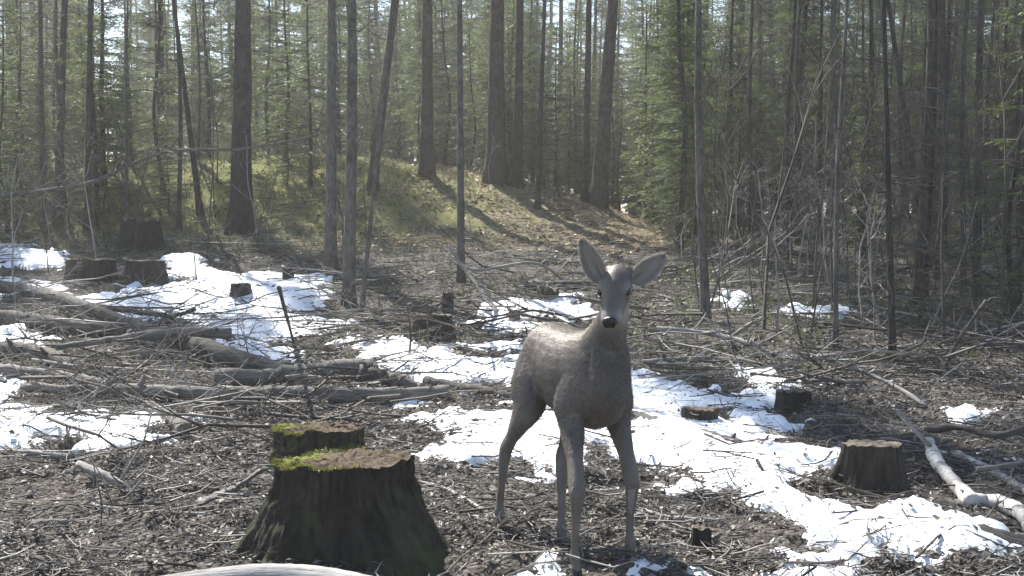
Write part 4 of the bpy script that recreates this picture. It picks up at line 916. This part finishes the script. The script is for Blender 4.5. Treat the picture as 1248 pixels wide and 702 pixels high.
band(40, -.18, .12, 10, 19, bough('dead bough in the brush below the mound', 'boughs below the mound', .6, 1.4, .2), .3)
band(30, -.5, -.15, 13, 21, bough('dead bough on the floor of the mossy bank', 'boughs on the mossy bank', .6, 1.4, .15), .3)
band(46, -.46, .46, 4.0, 6.6, bough('small dead bough on the near litter', 'boughs on the near litter', .25, .55, .04), .16)

# ------------------------------------------------------------------ litter: what nobody could count
def scatter(n, ylo, yhi, spread=.52, power=1.0, allow=.06, thresh=.02):
    y = (RNG.random(n)*(yhi**(2-power) - ylo**(2-power)) + ylo**(2-power))**(1/(2-power)); x = (RNG.random(n)*2-1)*spread*y
    s_ = snow_sd(x, y); k_ = ((s_ < thresh) & (RNG.random(n) < .72 + 1.5*fbm(x, y, 1.6, 3))) | (RNG.random(n) < allow); return x[k_], y[k_]
def surf(x, y): return terrain(x, y) + fbm(x, y, 4.5, 4, .6)*.075 + np.clip(.06*sstep(-.03, .28, snow_sd(x, y)), 0, 1)
def twigs(n, ylo, yhi, llo, lhi, rlo, rhi, mat, lift, name, allow=.05):
    x, y = scatter(n, ylo, yhi, allow=allow); N = len(x); az = RNG.random(N)*2*np.pi; az = np.where(RNG.random(N) < .75, az, RNG.normal(.1, .6, N))
    ln = llo*(lhi/llo)**RNG.random(N)**1.3; t = np.linspace(-.5, .5, 4)
    cx, sx = np.cos(az), np.sin(az); bend = RNG.normal(0, .10, N)*ln
    Px = x[:, None] + cx[:, None]*t*ln[:, None] - sx[:, None]*bend[:, None]*(t*t*4); Py = y[:, None] + sx[:, None]*t*ln[:, None] + cx[:, None]*bend[:, None]*(t*t*4)
    z0 = surf(x, y); tilt = RNG.normal(0, .10, N); Pz = np.maximum(surf(Px.ravel(), Py.ravel()).reshape(Px.shape), z0[:, None] + tilt[:, None]*t*ln[:, None]) + (RNG.random(N)**2*lift)[:, None] + .004
    rad = (RNG.uniform(rlo, rhi, N)*(.5+ln/lhi))[:, None]*np.array([1, .9, .75, .45])[None]
    mb = MB(); many_tubes(mb, np.stack([Px, Py, Pz], -1), rad, 3); tag(mb.build(name, mat), kind='stuff').__setitem__('label', 'dense scatter of small twigs over the forest floor')
twigs(7500, 3.4, 10, .04, .36, .0016, .0045, 'twig_dry', .06, 'twig_litter')
twigs(22000, 3.4, 9, .025, .14, .0009, .0018, 'twig_dark', .03, 'needle_litter', .12)
twigs(6000, 3.4, 10, .05, .45, .002, .006, 'twig_dark', .04, 'dark_twig_litter', .2)
twigs(5200, 9, 24, .08, .7, .003, .008, 'twig_dry', .10, 'brush_litter', .03)
twigs(6500, 9, 24, .10, .9, .003, .010, 'twig_dark', .16, 'dark_brush_litter', .2)
def flakes(n, ylo, yhi, lo, hi, mat, name, label, allow=.03, tiltk=.5, lift=.03, pw=1.0, spread=.52, xr=None):
    x, y = scatter(n, ylo, yhi, spread, pw, allow)
    if xr: m = (x/y > xr[0]) & (x/y < xr[1]); x, y = x[m], y[m]
    N = len(x); z = surf(x, y) + RNG.random(N)*lift + .003; s = lo*(hi*1.5/lo)**(RNG.random(N)**1.6); az = RNG.random(N)*6.283
    nrm = np.stack([RNG.normal(0, tiltk, N), RNG.normal(0, tiltk, N), np.ones(N)], -1); nrm /= np.linalg.norm(nrm, axis=1)[:, None]
    a = np.stack([np.cos(az), np.sin(az), np.zeros(N)], -1); a -= nrm*(a*nrm).sum(1)[:, None]; b = np.cross(nrm, a); c = np.stack([x, y, z], -1); asp = RNG.uniform(.3, .75, N)[:, None]; s = s[:, None]
    V = np.stack([c - a*s, c - b*s*asp + nrm*s*.25*RNG.random((N, 1)), c + a*s, c + b*s*asp + nrm*s*.3*RNG.random((N, 1))], 1)
    mb = MB().add(V.reshape(-1, 3), np.arange(N*4).reshape(-1, 4), None, None, np.repeat(RNG.random(N), 4)); o = mb.build(name, mat, None, False); tag(o, label, kind='stuff')
flakes(150000, 3.3, 11, .005, .021, 'dry_leaf', 'leaf_litter', 'brown and grey dead leaves and bark chips on the ground', allow=.07)
flakes(26000, 10, 26, .02, .05, 'dry_leaf', 'far_leaf_litter', 'dead leaves over the far forest floor')
def blades(n, ylo, yhi, lo, hi, mat, name, label, xr):
    x, y = scatter(n, ylo, yhi, .55, 1.0, 0, -.1); m = (x/y > xr[0]) & (x/y < xr[1]); x, y = x[m], y[m]; N = len(x); z = terrain(x, y)
    h = RNG.uniform(lo, hi, N)[:, None]; d = np.stack([RNG.normal(0, .55, N), RNG.normal(0, .55, N), np.ones(N)], -1); d /= np.linalg.norm(d, axis=1)[:, None]
    w = np.cross(d, RNG.normal(0, 1, (N, 3))); w /= np.linalg.norm(w, axis=1)[:, None]; w *= .010 + h*.03; c = np.stack([x, y, z-.01], -1)
    V = np.stack([c-w, c+w, c+d*h+RNG.normal(0, .04, (N, 3))], 1); tag(MB().add(V.reshape(-1, 3), None, np.arange(N*3).reshape(-1, 3), None, np.repeat(RNG.random(N), 3)).build(name, mat, None, False), label, kind='stuff')
blades(22000, 19.5, 30, .03, .11, 'dead_grass', 'dry_grass', 'straw-coloured grass on the mound', (-.5, .14))
blades(42000, 18.5, 30, .04, .14, 'bilberry', 'low_ground_cover', 'green moss and low undershrub on the bank', (-.55, -.06))
flakes(26000, 19, 29, .025, .06, 'straw_leaf', 'mound_leaf_litter', 'warm brown leaf litter over the mound', pw=1.0, xr=(-.2, .16), tiltk=.35)
blades(16000, 9.5, 19, .04, .14, 'bilberry', 'floor_ground_cover', 'sparse low green undershrub between the brush', (-.5, .5))
blades(40000, 12, 30, .06, .22, 'bilberry', 'brush_ground_cover', 'low undershrub under the dark thicket', (.15, .56))

# ------------------------------------------------------------------ thin volume added to imitate lens veil and lift dark tones
k = NT('veil_haze'); pv = k.n('ShaderNodeVolumePrincipled'); pv.inputs['Color'].default_value = (1, .97, .92, 1); pv.inputs['Density'].default_value = .0018; pv.inputs['Anisotropy'].default_value = .25
k.t.links.new(pv.outputs[0], k.out.inputs['Volume'])
hx0, hx1, hy0, hy1, hz0, hz1 = -500, 500, -300, 700, -1.6, 26
v = [(x, y, z) for z in (hz0, hz1) for x, y in ((hx0, hy0), (hx1, hy0), (hx1, hy1), (hx0, hy1))]
tag(MB().add(v, [(3,2,1,0),(4,5,6,7),(0,1,5,4),(1,2,6,5),(2,3,7,6),(3,0,4,7)]).build('veil_haze', 'veil_haze', None, False), 'thin pale volume added to stand in for lens veil', kind='stuff')
